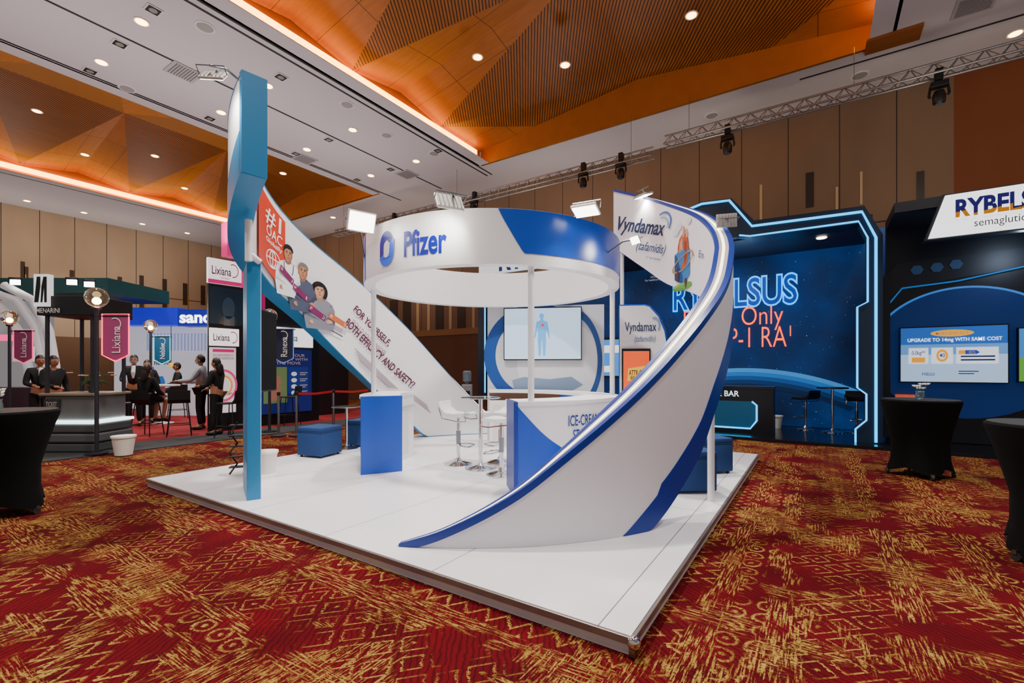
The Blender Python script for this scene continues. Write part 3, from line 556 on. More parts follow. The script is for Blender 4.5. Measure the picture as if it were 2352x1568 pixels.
# ================================================================ black cocktail tables
def cocktail(label,loc,rz,h=1.06,r=.44):
    t=thing('cocktail_table',label,'table',(0,0,0),'black cocktail tables on casters')
    m=MB(); seg=56; rows=[(0,r*.97,h-.0),(0,r,h-.015),(0,r*.99,h-.05),(.1,r*.93,h-.16),(.25,r*.80,h-.42),(.5,r*.73,h*.42),(.8,r*.76,.22),(1,r*.86,.06)]; rings=[]
    for w,rad,z in rows:
        ring_=[]
        for k in range(seg):
            a=2*pi*k/seg; c=abs(math.cos(2*a))**1.6; ring_.append(m.bm.verts.new(((rad*(1-w*.24*(1-c)))*math.cos(a),(rad*(1-w*.24*(1-c)))*math.sin(a),z+w*.07*(1-c))))
        rings.append(ring_)
    for A,B in zip(rings,rings[1:]):
        for k in range(seg): m.bm.faces.new((A[k],A[(k+1)%seg],B[(k+1)%seg],B[k]))
    m.bm.faces.new(rings[0]); m.build('stretch_cover',FABRIC,t,True)
    MB().lathe([(.001,h-.01),(r*.96,h-.01),(r*.96,h+.004),(.001,h+.006)]).build('table_top',M('#0c0c0e',.6),t,True)
    for k in range(4):
        a=k*pi/2; x,y=r*.84*math.cos(a),r*.84*math.sin(a); w=MB().cyl((x-.014,y,.036),(x+.014,y,.036),.036).build('caster',M('#2c2c2e',.4),t,True); MB().box((x,y,.07),(.045,.03,.03)).build('caster_fork',STEEL,w)
    t.location=V(loc); t.rotation_euler=(0,0,rz); return t
ct1=V((-7.02,1.09,0)); ct2=V((1.2,8.57,0)); ct3=V((1.60,5.38,0))
cocktail('tall black covered cocktail table at left near the grey kiosk',ct1,.55); cocktail('tall black covered cocktail table with white flowers near neon booth',ct2,.2); cocktail('tall black covered cocktail table cut by right edge, nearest the camera',ct3,.6)
def vase(label,loc):
    loc=V(loc); t=thing('flower_vase',label,'vase',loc,'flower vases on cocktail tables')
    MB().lathe([(.001,0),(.045,0),(.055,.04),(.045,.09),(.05,.11),(.043,.11),(.04,.08),(.046,.04),(.038,.008),(.001,.008)],loc).build('vase',GLASS,t,True)
    for k in range(9):
        a=k*2.4; rad=.02+.035*(k%3)/2; c=loc+V((rad*1.4*math.cos(a),rad*1.4*math.sin(a),.14+.03*(k%3))); m=MB()
        for j in range(7):
            b=j*2*pi/7; d=V((math.cos(b),math.sin(b),.6)).normalized(); m.tube([c,c+d*.022,c+d*.045],[.004,.013,.003],6)
        fl=m.build('flower',M('#fbf8ee',.6,0,.08),t,True); MB().tube([loc+V((0,0,.03)),c],.003,5).build('stem',M('#3f6b34',.7),fl)
vase('small glass vase of white flowers on right cocktail table',ct2+V((0,0,1.067))); vase('small glass vase of white flowers on left cocktail table',ct1+R*-.06+V((0,0,1.067)))
# ================================================================ floodlights
def flood(label,pos,aim,mount,e=40,on=True,s=1.0):
    pos=V(pos);aim=V(aim);mount=V(mount); d=(aim-pos).normalized(); q=d.to_track_quat('Z','Y').to_matrix()
    t=thing('floodlight',label,'floodlight',pos,'floodlights on the stand')
    h=MB().box(pos-d*.025*s,(.29*s,.21*s,.03*s),q,.006).build('housing',M('#c9c9c6',.4,.3),t); m=MB()
    for k in range(6): m.box(pos-d*.048*s+q@V(((-.11+.044*k)*s,0,0)),(.008*s,.18*s,.02*s),q)
    m.build('cooling_fins',M('#9a9a98',.4,.5),h)
    MB().box(pos-d*.006*s,(.26*s,.18*s,.008),q).build('lens',M('#fff6e4',.3,0,9 if on else .0),t)
    xa=q@V((.16*s,0,0)); b=pos-d*.03*s; mid=b-d*.10*s
    MB().tube([b+xa,mid+xa,mid-xa,b-xa],.008*s,6).build('bracket',STEEL,t); MB().tube([mid,(mid+mount)/2+V((0,0,.05)),mount],.011,6).build('arm',STEEL,t)
    if on:
        L=bpy.data.lights.new('flood_lamp','SPOT'); L.energy=e; L.spot_size=math.radians(115); L.spot_blend=.7; L.color=(1,.95,.85); L.shadow_soft_size=.1
        o=bpy.data.objects.new('flood_lamp',L); COL.objects.link(o); o.location=pos+d*.03; o.rotation_euler=d.to_track_quat('-Z','Y').to_euler(); o.parent=t; o.matrix_parent_inverse=Matrix.Translation(-pos)
def rp(th,z,r=RO): return V((RC[0]+r*math.cos(math.radians(th)),RC[1]+r*math.sin(math.radians(th)),z))
flood('bright square floodlight at the left side of the ring',PD(832,510,5.45),rp(-85,2.7,1.9)+R*.3-FW*.9,rp(-122,2.95),48,True,1.15)
flood('floodlight tilted down over the ring front, above the lettering',PD(1030,468,4.75),rp(-75,2.85),rp(-68,ZT,1.76),36)
flood('bright floodlight on the ring top, above the blue panel',PD(1345,487,5.1),PD(1330,640,4.9),rp(-22,ZT,1.76),38)
flood('small floodlight at the right side of the ring, below its top edge',PD(1458,552,5.55),PD(1380,600,5.3),rp(-2,2.95),18,True,.5)
flood('floodlight on top of the right banner, lighting its print',PD(1478,452,8.1),PD(1500,560,8.2),PD(1493,470,8.35),60)
flood('grey floodlight seen from behind, outside the right banner curve',PD(1668,508,6.0),PD(1640,560,6.9),PD(1640,520,6.5),20,True,.85)
flood('floodlight on long arm at the top of the left banner',PD(492,178,4.25),PD(536,300,4.6),PD(556,190,4.5),50,True,.75)
# ================================================================ truss with stage lights
TY=12.2; TZ=7.2
def truss(x0,x1,Y,z,label):
    t=thing('lighting_truss',label,'truss',((x0+x1)/2,Y,z)); ch=[(Y-.14,z),(Y+.14,z),(Y,z+.25)]
    for y,zz in ch: MB().cyl((x0,y,zz),(x1,y,zz),.024,seg=10).build('chord',M('#9a9898',.35,.7),t,True)
    m=MB(); n=int((x1-x0)/.36)
    for i in range(n):
        a=x0+i*.36;b=a+.18;c=a+.36
        for (ya,za),(yb,zb) in ((ch[0],ch[2]),(ch[1],ch[2]),(ch[0],ch[1])): m.cyl((a,ya,za),(b,yb,zb),.010,seg=5); m.cyl((b,yb,zb),(c,ya,za),.010,seg=5)
    m.build('bracing',M('#868484',.35,.7),t)
    for xx in (x0+.6,(x0+x1)/2,x1-.6): MB().cyl((xx,Y,z+.25),(xx,Y,CZ),.006,seg=6).build('hanging_cable',STEEL,t)
truss(-17,-3.6,TY,TZ-.15,'long silver lighting truss over the back of the hall, left run'); truss(-3.3,4.6,TY,TZ+.05,'silver lighting truss above the neon booth, right run')
def stage_light(label,x):
    z=TZ-.06; k=.75; t=thing('stage_light',label,'stage light',(x,TY,z),'stage lights along the truss'); P=lambda a,b,c: (x+a*k,TY+b*k,z+c*k)
    MB().box(P(0,-.05,.12),(.16*k,.2*k,.3*k),0,.01).build('clamp',BLACK,t); MB().box(P(0,-.1,-.16),(.36*k,.22*k,.14*k),0,.02*k).build('base',BLACK,t)
    for s in (-1,1): MB().tube([P(s*.17,-.1,-.18),P(s*.2,-.1,-.42),P(s*.17,-.1,-.46)],.03*k).build('yoke',BLACK,t)
    MB().lathe([(a*k,b*k) for a,b in ((.001,-.66),(.10,-.66),(.13,-.62),(.14,-.45),(.10,-.32),(.001,-.3))],P(0,-.1,0)).build('head',M('#0c0c0e',.4),t,True); MB().lathe([(a*k,b*k) for a,b in ((.001,-.672),(.09,-.672),(.09,-.655))],P(0,-.1,0)).build('lens',M('#3a3f4a',.1),t)
for px,lb_ in ((908,'black stage light on the truss, farthest left'),(1092,'black stage light on the truss, second from left'),(1342,'black stage light on the truss left of its joint'),(1428,'black stage light on the truss close to its joint'),(1672,'black stage light on the truss above the curved banner and neon portal'),(2155,'black stage light on the truss at far right')):
    stage_light(lb_,PY(px,400,TY).x)
# ================================================================ NEON BOOTH (right)
BY=10.75; bf=thing('booth_platform','low glossy black booth floor under the neon portal','platform',(-2,12.3,0))
MB().box((-1.9,12.55,.03),(13.8,3.6,.06)).build('deck',M('#0b0e13',.15),bf); MB().box((-1.9,BY-.01,.03),(13.8,.02,.064)).build('edge_trim',M('#2a2d33',.3,.6),bf)
sp_=space_mat(); NAV2=M('#0e2436',.45)
bd=thing('starry_backdrop','dark blue starry backdrop with neon lettering behind the curved banner','backdrop',(-3,13.3,.06))
MB().box((-3.4,13.4,2.37),(9.8,.12,4.6)).build('panel',sp_,bd); PYB=13.33
nr=rectY(1546,652,1834,718,PYB); text_fn('RYBELSUS',rfn(nr,.05),nr[1].length,nr[2].length,NEONT,bd,.03,.022); text_fn('RYBELSUS',rfn(nr,.02),nr[1].length*.985,nr[2].length*.96,M('#06408c',.5,0,.6),bd,.03)
r2=rectY(1572,714,1799,766,PYB); rtext('First & Only',r2,0,0,1,1,ORN,bd,-.010,0,.05); r3=rectY(1622,756,1817,800,PYB); rtext('GLP-1 RA\u00b9',r3,0,0,1,1,ORN,bd,-.010,0,.05)
r4=rectY(1482,636,1545,648,PYB); rtext('MY23RYB00053\nFor healthcare professionals',r4,0,0,1,1,M('#c8d4e0',.5,0,.5),bd)
for k in range(5): shape(band(0,0,5.0-.10*k,4.2-.10*k,.028,60,108,40),lambda x,y,k=k: V((-1.6+x,13.325-.001*k,-2.7+y)),M(('#3c90dc','#2470c0','#155098','#0c3870','#082650')[k],.5,0,(.6,.6,.5,.4,.35)[k]),bd,'planet_rim')
PYP=11.2; pt=thing('neon_portal','dark angular portal frame outlined with cyan neon lines','portal',(.9,PYP,.06))
op=[(1440,500),(1575,480),(1610,463),(1680,455),(1732,506),(1985,472),(2028,538),(2028,1018),(1965,1018),(1965,985),(1990,965),(1990,905),(1968,890),(1968,705),(1993,693),(1993,545),(1975,512),(1725,545),(1690,545),(1440,585)]
MB().poly([PY(a,b,PYP) for a,b in op],(0,.5,0)).build('frame',NAV2,pt)
def neon(pts,Y,parent,r=.022,mat=NEON): return MB().tube([PY(a,b,Y) for a,b in pts],r,6).build('neon_line',mat,parent)
neon([(1575,483),(1612,468),(1675,460),(1727,519),(1980,486),(2012,545),(2012,1016)],PYP-.03,pt,.026); neon([(1698,540),(1722,542),(1972,508),(1993,545),(1993,693),(1969,705),(1969,890),(1990,905),(1990,965),(1965,985),(1965,1016)],PYP-.03,pt,.018)
MB().box((-2.4,12.35,4.42),(6.6,1.9,.16)).build('canopy',M('#2c2830',.5),pt)
for px,py in ((1887,525),(1887,546),(1620,560)):
    p=PZ(px,py,4.335); MB().lathe([(.001,-.012),(.09,-.012),(.1,0)],p).build('canopy_light',M('#ffe9d0',.4,0,14),pt)
lc=thing('neon_column','slim dark booth column with cyan light line behind the ring poles','column',PY(1108,890,PYP+.6)); rcx=rectY(1098,700,1117,905,PYP+.6); MB().slab(rcx,.5).build('post',NAV2,lc); MB().slab(rcx,.02,.8,.02,.92,.98,.02).build('light_strip',NEON,lc)
s5=rectY(1383,775,1428,868,12.9); ss=thing('booth_screen','small blue booth screen glimpsed left of the totem','screen',s5[0]); MB().slab(s5,.08).build('casing',BLACK,ss); MB().slab(s5,.01,.06,.06,.94,.94,.006).build('screen',M('#2f7ac8',.3,0,1.2),ss); shape([rc_(.12,.62,.88,.8)],gfn(s5,.014),M('#eef4fa',.4,0,1),ss); shape([rc_(.12,.15,.6,.3)],gfn(s5,.014),M('#f4f6fa',.4,0,1),ss)
bar=thing('bar_counter','black angular bar counter with cyan glowing recess','bar counter',PY(1690,985,11.6)); rb_=rectY(1600,888,1776,985,11.5); rb_=(V((rb_[0].x,11.5,.06)),rb_[1],UP*(rb_[0].z+rb_[2].z-.06))
MB().slab(rb_,.6).build('body',M('#0a0c10',.3),bar); MB().slab(rb_,.66,-.01,1,1.01,1.035,.03).build('top',M('#14171d',.25),bar)
bn=gfn(rb_,.02); nb=lambda P: [bn(a,b) for a,b in P]
MB().poly(nb([(.05,.1),(.72,.1),(.80,.28),(.80,.62),(.74,.70),(.05,.70)])).build('recess_panel',M('#0b3f5c',.4,0,.6),bar); MB().tube([bn(a,b)+V((0,-.012,0)) for a,b in ((.05,.1),(.72,.1),(.80,.28),(.80,.62),(.74,.70))],.02,6).build('neon_line',NEON,bar)
rtext('COFFEE BAR',rb_,-.02,.80,.575,.93,M('#cfeaf5',.4,0,1.5),bar,.01)
DY=12.1; dw=thing('booth_partition','dark navy booth partition with glowing blue circle around a screen','partition',(3,DY,.06))
xw=PY(2036,700,DY).x; MB().box(((xw+7)/2,DY+.1,2.21),(7-xw,.2,4.28)).build('panel',M('#07101c',.4),dw)
co=PY(2215,810,DY); fnw=lambda x,y: V((co.x+x,DY-.008,co.z+y))
shape([el(0,0,1.42,1.25,44)],fnw,M('#082c68',.5,0,.4),dw,'blue_disc'); shape(band(0,0,1.44,1.27,.03,-10,190,44),lambda x,y:V((co.x+x,DY-.012,co.z+y)),M('#2470c4',.5,0,.9),dw,'disc_rim')
MB().tube([PY(a,b,DY-.05) for a,b in ((2040,860),(2040,700),(2072,662),(2200,645),(2352,612),(2450,590))],.016,6).build('neon_line',M('#1668b0',.5,0,.8),dw)
MB().poly([PY(a,b,DY-.03) for a,b in ((2040,700),(2072,662),(2352,612),(2500,585),(2500,545),(2300,575),(2060,605),(2030,640))],(0,.03,0)).build('header_panel',M('#131d28',.4),dw)
MB().poly([PY(a,b,DY-.3) for a,b in ((2020,640),(2045,625),(2045,1000),(2020,1005))],(0,.4,0)).build('side_post',M('#101820',.4),dw)
for px,py in ((2106,620),(2152,614),(2196,607)):
    c=PY(px,py,DY-.035); MB().poly([c+V((.1*math.cos(k*pi/3),0,.1*math.sin(k*pi/3))) for k in range(6)],(0,-.01,0)).build('hexagon',M('#26456a',.4,0,.25),dw)
MB().box(((xw+7)/2,DY-.5,4.42),(7-xw,1.4,.18)).build('canopy',M('#262a33',.5),dw)
for px,py in ((2100,590),(2190,580),(2287,568)): MB().lathe([(.001,-.012),(.08,-.012),(.09,0)],PZ(px,py,4.33)).build('canopy_light',M('#fff0e0',.4,0,14),dw)
s6=rectY(2066,752,2318,878,DY-.12); st=thing('display_screen','wide wall screen headed with upgrade offer on blue background','screen',s6[0]+s6[1]*.5)
MB().slab(s6,.08).build('casing',BLACK,st); SKY=M('#1f5fb8',.3,0,.8); MB().slab(s6,.01,.012,.02,.988,.98,.006).build('screen',SKY,st)
MB().slab(s6,.006,.012,.02,.988,.5,.011).build('pale_lower_area',M('#a9c8ea',.3,0,.85),st); MB().slab(s6,.006,.012,.5,.988,.68,.011).build('mid_area',M('#5f97d8',.3,0,.8),st)
f6=gfn(s6,.016); DKB=M('#0c2a6e',.4,0,.3); shape([el(.5,.87,.2,.06)],f6,M('#e8a21c',.4,0,1),st); rtext('MORE EFFICACY',s6,.35,.845,.65,.895,TW,st,.01,0,.02)
rtext('UPGRADE TO 14mg WITH SAME COST',s6,.08,.71,.94,.79,M('#ffffff',.4,0,1.4),st,.012,0,.02)
for u0,u1 in ((.09,.28),(.31,.51),(.54,.91)): shape([rc_(u0,.34,u1,.62)],f6,M('#dfe8f4',.3,0,1),st,'info_box')
rtext('-5.0kg**',s6,.11,.48,.25,.57,DKB,st,.01,0,.02); shape([rc_(.12,.36,.25,.45)],gfn(s6,.019),M('#f0a020',.4,0,.9),st); shape(band(.41,.48,.055,.11,.4,0,360,20),gfn(s6,.019),M('#f0a020',.4,0,.9),st); rtext('40',s6,.385,.45,.435,.52,DKB,st,.01,0,.022)
shape([[(.56,.5),(.72,.5),(.75,.53),(.72,.57),(.56,.57)]],gfn(s6,.019),M('#2a3fb0',.4,0,.8),st); shape([[(.56,.5),(.62,.5),(.62,.57),(.56,.57)]],gfn(s6,.021),M('#f0a020',.4,0,.9),st); rtext('80%',s6,.65,.505,.71,.56,TW,st,.01,0,.024)
for k in range(2): shape([rc_(.58,.45-k*.06,.88,.475-k*.06)],gfn(s6,.02),DKB,st,'small_print')
rtext('RYBELSUS',s6,.22,.13,.34,.18,DKB,st,.01,0,.02); shape([rc_(.56,.2,.74,.215),rc_(.56,.16,.70,.175)],f6,DKB,st,'small_print')
s7=rectY(2338,752,2600,878,DY-.12); s7t=thing('display_screen','green and blue wall screen cut off at the right edge','screen',s7[0]); MB().slab(s7,.08).build('casing',BLACK,s7t); MB().slab(s7,.01,.012,.02,.988,.98,.006).build('screen',M('#3a86d0',.3,0,.8),s7t); MB().slab(s7,.006,.012,.02,.988,.45,.012).build('green_area',M('#5aa33a',.3,0,.8),s7t)
r8=rectY(2056,905,2120,918,DY-.06); MB().slab(r8,.02,off=.02).build('caption_strip',M('#d84a1a',.4,0,.7),dw); rtext('DO YOU AGREE?',r8,.05,.15,.95,.85,TW,dw,.01,0,.03)
SY=10.85; hs=rectY(2132,455,2560,548,SY); hd=thing('header_sign','white glowing slanted header sign over the right booth','sign',hs[0]+hs[1]*.5)
sk=lambda a,b: gfn(hs,0)(a+.105*b,b)
MB().poly([sk(0,0),sk(1,0),sk(1,1),sk(0,1)],(0,.16,0)).build('light_box',M('#f2f4f8',.4,0,1.6),hd); MB().poly([sk(-.02,-.04)+V((0,.03,0)),sk(1.02,-.04)+V((0,.03,0)),sk(1.02,1.04)+V((0,.03,0)),sk(-.02,1.04)+V((0,.03,0))],(0,.18,0)).build('frame',M('#20242c',.4),hd)
tr_=rtext('RYBELSUS',hs,.165,.42,.76,.86,M('#2a2a9a',.4),hd,.04,0,.02,); rtext('semaglutide',hs,.275,.10,.60,.33,M('#4a5460',.4),hd,0,0,.02)
ng=NT('sign_gradient'); zc=hs[0].z; zh=hs[2].z
g_=ng.f('DIVIDE',ng.f('SUBTRACT',ng.z,zc+zh*.42),zh*.44); per=ng.f('FRACT',ng.f('DIVIDE',ng.f('SUBTRACT',ng.x,hs[0].x),.52))
acc=ng.f('LESS_THAN',g_,ng.f('ADD',.10,ng.f('MULTIPLY',per,.28))); cl=ng.mix(acc,lin('#1a1288'),lin('#f0a400')); ng.base(cl,.4); tr_.data.materials[0]=ng.m
hs2=rectY(1100,560,1250,632,11.3); h2=thing('header_sign','white header sign glimpsed inside the ring opening','sign',hs2[0]+hs2[1]*.5); MB().slab(hs2,.16).build('light_box',M('#e8eef6',.4,0,.8),h2); rtext('RYBELSUS',hs2,.33,.02,1.7,.75,M('#0a58b0',.4),h2,.03)
for px,py,a,l_ in ((1850,986,0.4,'black bar stool at the left of the neon booth table'),(1968,993,2.6,'black bar stool right of the neon booth table, by the portal')): stool(l_,PZ(px,py,.06),YAW+a,M('#17181c',.4),.74,'black bar stools in the neon booth')
p=PZ(1912,992,.06); t=thing('bar_table','tall dark round table on chrome stem in the neon booth','table',p); MB().lathe([(.001,0),(.24,0),(.24,.012),(.05,.05),(.03,.08)],p).build('base',CHROME,t,True); MB().cyl(p+V((0,0,.05)),p+V((0,0,.98)),.03).build('stem',CHROME,t,True); MB().lathe([(.001,.98),(.3,.98),(.3,1.01),(.001,1.01)],p).build('table_top',M('#15171b',.3),t,True)
# ================================================================ LEFT SIDE
struct(MB().box((-10.85,6.6,.008),(1.15,9.4,.016)).build('floor_grey_strip',M('#2e2f32',.9,0,0,60))); struct(MB().box((-16.7,6.6,.006),(10.6,9.6,.012)).build('floor_red_carpet',M('#860b16',.95,0,0,60)))
FZ=.016
kc=PZ(200,1030,FZ); ki=thing('kiosk','grey tiered kiosk counter with black header on four posts','kiosk',kc); krot=YAW
for z0,z1,w,mt in ((0,.16,.98,M('#4a4d4f',.4)),(.17,.33,1.03,M('#55585a',.4)),(.34,.50,1.0,M('#4a4d4f',.4)),(.56,1.0,.86,M('#626363',.45,0,0,8))): MB().box(kc+V((0,0,(z0+z1)/2)),(w,w*.82,z1-z0),krot,.03).build('tier',mt,ki)
MB().box(kc+V((0,0,.53)),(1.04,.86,.05),krot,.01).build('light_strip',M('#dff4f4',.4,0,3),ki); MB().box(kc+V((0,0,1.02)),(.98,.82,.045),krot,.015).build('counter_top',M('#8d7f6c',.4),ki)
kr=Matrix.Rotation(krot,3,'Z')
for sx in (-1,1):
    for sy in (-1,1):
        p=kc+kr@V((sx*.4,sy*.33,0)); MB().cyl(p+V((0,0,1.04)),p+V((0,0,2.42)),.032,seg=12).build('post',M('#3a3c42',.4,.5),ki,True)
MB().box(kc+V((0,0,2.58)),(1.0,.84,.34),krot,.01).build('header',M('#0d0d10',.5),ki)
kf=(kc+kr@V((-.5,-.425,2.41)),kr@V((1,0,0)),UP*.34); rtext('MENARINI',kf,.01,.12,.42,.36,TW,ki,.01,0,.01)
pb=(kc+kr@V((-.50,-.45,2.56)),kr@V((.25,0,0)),UP*.56); MB().slab(pb,.10,off=.02).build('logo_box',M('#f2f2f4',.4,0,.7),ki); shape([[(.06,.12),(.24,.92),(.5,.92),(.5,.62),(.36,.12)],[(.5,.12),(.56,.62),(.7,.92),(.94,.92),(.94,.12),(.76,.12),(.74,.55),(.64,.12)]],gfn(pb,.026),M('#120c10',.5),ki,'emblem')
sgn=sub((kc+kr@V((-.43,-.36,.56)),kr@V((.86,0,0)),UP*.44),.02,.45,.34,.85); MB().slab(sgn,.02,off=.02).build('small_sign',M('#2c2e30',.4),ki); rtext('TICKET',sgn,.15,.25,.85,.75,M('#b8b8ae',.4),ki,.01,0,.026)
kp=kc+V((0,0,1.045))+R*.12; pt_=thing('orchid_plant','potted orchid with pale blossoms on the grey kiosk counter','plant',kp)
MB().lathe([(.001,0),(.07,0),(.09,.12),(.08,.12),(.07,.1),(.001,.1)],kp).build('pot',M('#3a3a3c',.4),pt_,True)
for k in range(7):
    a=k*.9; d=V((math.cos(a),math.sin(a),0)); tip=kp+d*(.2+.06*(k%3))+V((0,0,.30+.05*(k%2))); MB().tube([kp+V((0,0,.1)),kp+d*.1+V((0,0,.32)),tip],.006,5).build('stem',M('#4d6b3a',.7),pt_)
    fl=MB()
    for j in range(5): b=j*1.256; fl.ball(tip+V((.03*math.cos(b),.03*math.sin(b),.005)),(.022,.022,.012),8)
    fl.build('blossom',M('#d8a8a0' if k%2 else '#e6d8b0',.6),pt_,True)
for k in range(5):
    a=k*1.25+.3; d=V((math.cos(a),math.sin(a),0)); MB().tube([kp+V((0,0,.1)),kp+d*.12+V((0,0,.2)),kp+d*.26+V((0,0,.12))],[.01,.03,.004],6).build('leaf',M('#33552c',.6),pt_,True)
def lamp_post(px,d,label,col,txt,frame):
    b=PD(px,HZ,d); b.z=FZ; t=thing('lamp_post',label,'lamp post',b,'lamp posts with hanging pennants')
    MB().lathe([(.001,0),(.16,0),(.16,.02),(.05,.04)],b).build('base',M('#2a2c32',.4,.5),t,True); MB().cyl(b+V((0,0,.03)),b+V((0,0,2.5)),.032,seg=12).build('post',M('#3a3c44',.4,.5),t,True)
    MB().lathe([(.05,2.49),(.07,2.52),(.05,2.55)],b).build('collar',STEEL,t,True); gb=MB().ball(b+V((0,0,2.70)),.17,24).build('globe',M('#f4ead8',.02,0,0,0,.5,.97),t,True); MB().ball(b+V((0,0,2.66)),.045,10).build('bulb',M('#ffd9a0',.5,0,25),gb)
    o=b+R*.11+UP*1.62; rc=(o,R*.43,UP*.78)
    P=[(0,.14),(.5,0),(1,.14),(1,1),(0,1)]; n=rc[1].cross(rc[2]).normalized(); fn=gfn(rc,0); pn=MB().poly([fn(a,c) for a,c in P],n*-.02).build('pennant',M(col,.6),t)
    MB().tube([gfn(rc,.0)(a*1.08-.04,c*1.05-.03) for a,c in P],.012,6,True).build('neon_frame',M(frame,.5,0,3),t); MB().cyl(b+UP*2.38,b+R*.6+UP*2.38,.012,seg=8).build('arm',DARK,t)
    c=fn(.55,.46); text_fn(txt,lambda x,y,z=0: c+UP*x-R*y-FW*.014,.46,.15,TW,pn,.003); shape(band(0,0,.11,.11,.16,-90,120),lambda x,y: fn(.5,.80)+R*x+UP*y-FW*.014,TW,pn,'emblem')
lamp_post(222,8.0,'lamp post with globe and pink neon framed pennant beside the kiosk','#b04880','Lixiana','#ff2060'); lamp_post(22,11.2,'lamp post with globe and pink pennant at far left','#9a3a70','Lixiana','#c02a5a')
lamp_post(346,13.3,'lamp post with globe and teal blue pennant near the seated group','#145a80','Nebilet','#23b8ac'); lamp_post(619,10.8,'lamp post with navy pennant beside the cyan display board','#1e2848','Ranexa','#3a4a80')
tb=thing('exhibition_stand','far stand with teal roof and white arched ribs at left','stand',PD(90,HZ,14)); tb.location.z=0
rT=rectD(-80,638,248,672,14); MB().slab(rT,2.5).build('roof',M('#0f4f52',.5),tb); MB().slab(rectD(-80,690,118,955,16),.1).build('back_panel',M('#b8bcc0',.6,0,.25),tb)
for A in ([(-30,668),(40,690),(82,750),(100,830),(104,900),(104,955)],[(10,655),(78,690),(112,760),(126,840),(130,900),(130,955)],[(-60,680),(0,705),(45,765),(66,850),(70,955)]):
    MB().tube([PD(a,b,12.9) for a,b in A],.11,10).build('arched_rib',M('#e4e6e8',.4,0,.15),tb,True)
for px,py in ((35,650),(100,685),(205,655),(165,650)): q=MB().box(PD(px,py-5,12.8),(.28,.08,.2),YAW+.3,.02).build('spotlight',DARK,tb); MB().box(PD(px,py-2,12.72),(.22,.03,.14),YAW+.3).build('lens',M('#ffffff',.4,0,10),q)
MB().slab(rectD(-60,890,112,985,11.8),.5).build('counter',M('#3c2030',.5),tb); MB().slab(rectD(-10,768,22,782,12.4),.1).build('pink_sign',M('#ff3a8a',.5,0,1.5),tb); MB().slab(rectD(28,795,75,830,12.4),.06).build('white_monitor',M('#dfe2e6',.4,0,.4),tb)
sb=thing('exhibition_stand','stand with long glowing blue fascia and white back panel','stand',PD(380,HZ,16)); sb.location.z=0
f1=rectD(272,706,408,746,16); f2=rectD(408,710,505,748,15.6); MB().slab(f1,.6).build('fascia',M('#1018a8',.4,0,1.1),sb); MB().slab(f2,.6).build('fascia',M('#0a1294',.4,0,.6),sb); rtext('sanofi',f2,.05,.16,1.02,.90,M('#ffffff',.4,0,4),sb,.03)
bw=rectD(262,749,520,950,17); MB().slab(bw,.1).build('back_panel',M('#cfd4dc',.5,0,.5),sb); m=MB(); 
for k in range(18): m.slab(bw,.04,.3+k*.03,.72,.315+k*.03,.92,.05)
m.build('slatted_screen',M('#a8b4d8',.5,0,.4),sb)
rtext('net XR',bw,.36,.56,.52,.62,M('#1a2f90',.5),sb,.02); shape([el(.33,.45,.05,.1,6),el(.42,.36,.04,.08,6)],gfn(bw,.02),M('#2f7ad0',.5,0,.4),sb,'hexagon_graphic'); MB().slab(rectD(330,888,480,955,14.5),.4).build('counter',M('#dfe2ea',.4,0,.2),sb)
MB().ball(PD(393,838,15.5),(.07,.07,.09)).build('pendant_lamp',M('#e8b020',.4,0,1),sb,True); MB().cyl(PD(393,748,15.5),PD(393,834,15.5),.01,seg=6).build('pendant_cable',BLACK,sb)
XT=-11.7; dt=thing('display_tower','tall pink and black display tower with screen and lettered light boxes','display tower',PX(520,HZ,XT)); dt.location.z=0
def XR(a,b,c,d,X=XT): return rectX(a,b,c,d,X)
body=XR(482,590,562,955); body=(V((body[0].x,body[0].y,FZ)),body[1],UP*(body[0].z+body[2].z-FZ)); MB().slab(body,.06,off=-.06).build('column',M('#0c0c10',.5),dt)
h1=XR(478,590,556,648); MB().slab(h1,.08).build('header_box',M('#f3eef2',.4,0,1.0),dt); MB().slab(h1,.10,.98,-.02,1.05,1.02,.01).build('pink_edge',M('#d81e78',.4,0,.8),dt); MB().slab(h1,.02,0,0,1,.16,.006).build('pink_base_strip',M('#c81e70',.4,0,.7),dt); rtext('Lixiana',h1,.10,.36,.66,.70,MAG,dt,.012); shape(band(.72,.6,.16,.28,.14,-100,120),gfn(h1,.014),M('#d81e78',.5),dt,'emblem'); rtext('edoxaban',h1,.36,.22,.62,.31,MAG,dt)
tvr=XR(477,653,558,745); MB().slab(tvr,.08,off=.04).build('screen_casing',BLACK,dt); MB().slab(tvr,.01,.02,.03,.98,.97,.046).build('screen',M('#15222f',.2,0,.5),dt); shape([el(.55,.45,.18,.28),rc_(.4,.0,.72,.25)],gfn(tvr,.05),M('#24384a',.3,0,.5),dt,'screen_picture')
l2=XR(482,752,548,793); MB().slab(l2,.06,off=.02).build('light_box',M('#f6f0f4',.4,0,1.2),dt); rtext('Lixiana',l2,.10,.28,.66,.68,PUR,dt,.012,0,.03); shape(band(.78,.5,.16,.34,.14,-100,120),gfn(l2,.03),M('#d81e78',.5),dt,'emblem')
pk=XR(482,797,541,950); MB().slab(pk,.05,off=.02).build('poster',M('#f2e4ea',.5,0,.55),dt); shape(band(.5,.42,.55,.25,.16,-90,110,24),gfn(pk,.03),M('#e0508a',.5,0,.5),dt,'pink_swirl'); shape(band(.5,.42,.36,.16,.2,-90,130,24),gfn(pk,.032),M('#f0a850',.5,0,.5),dt,'pink_swirl')
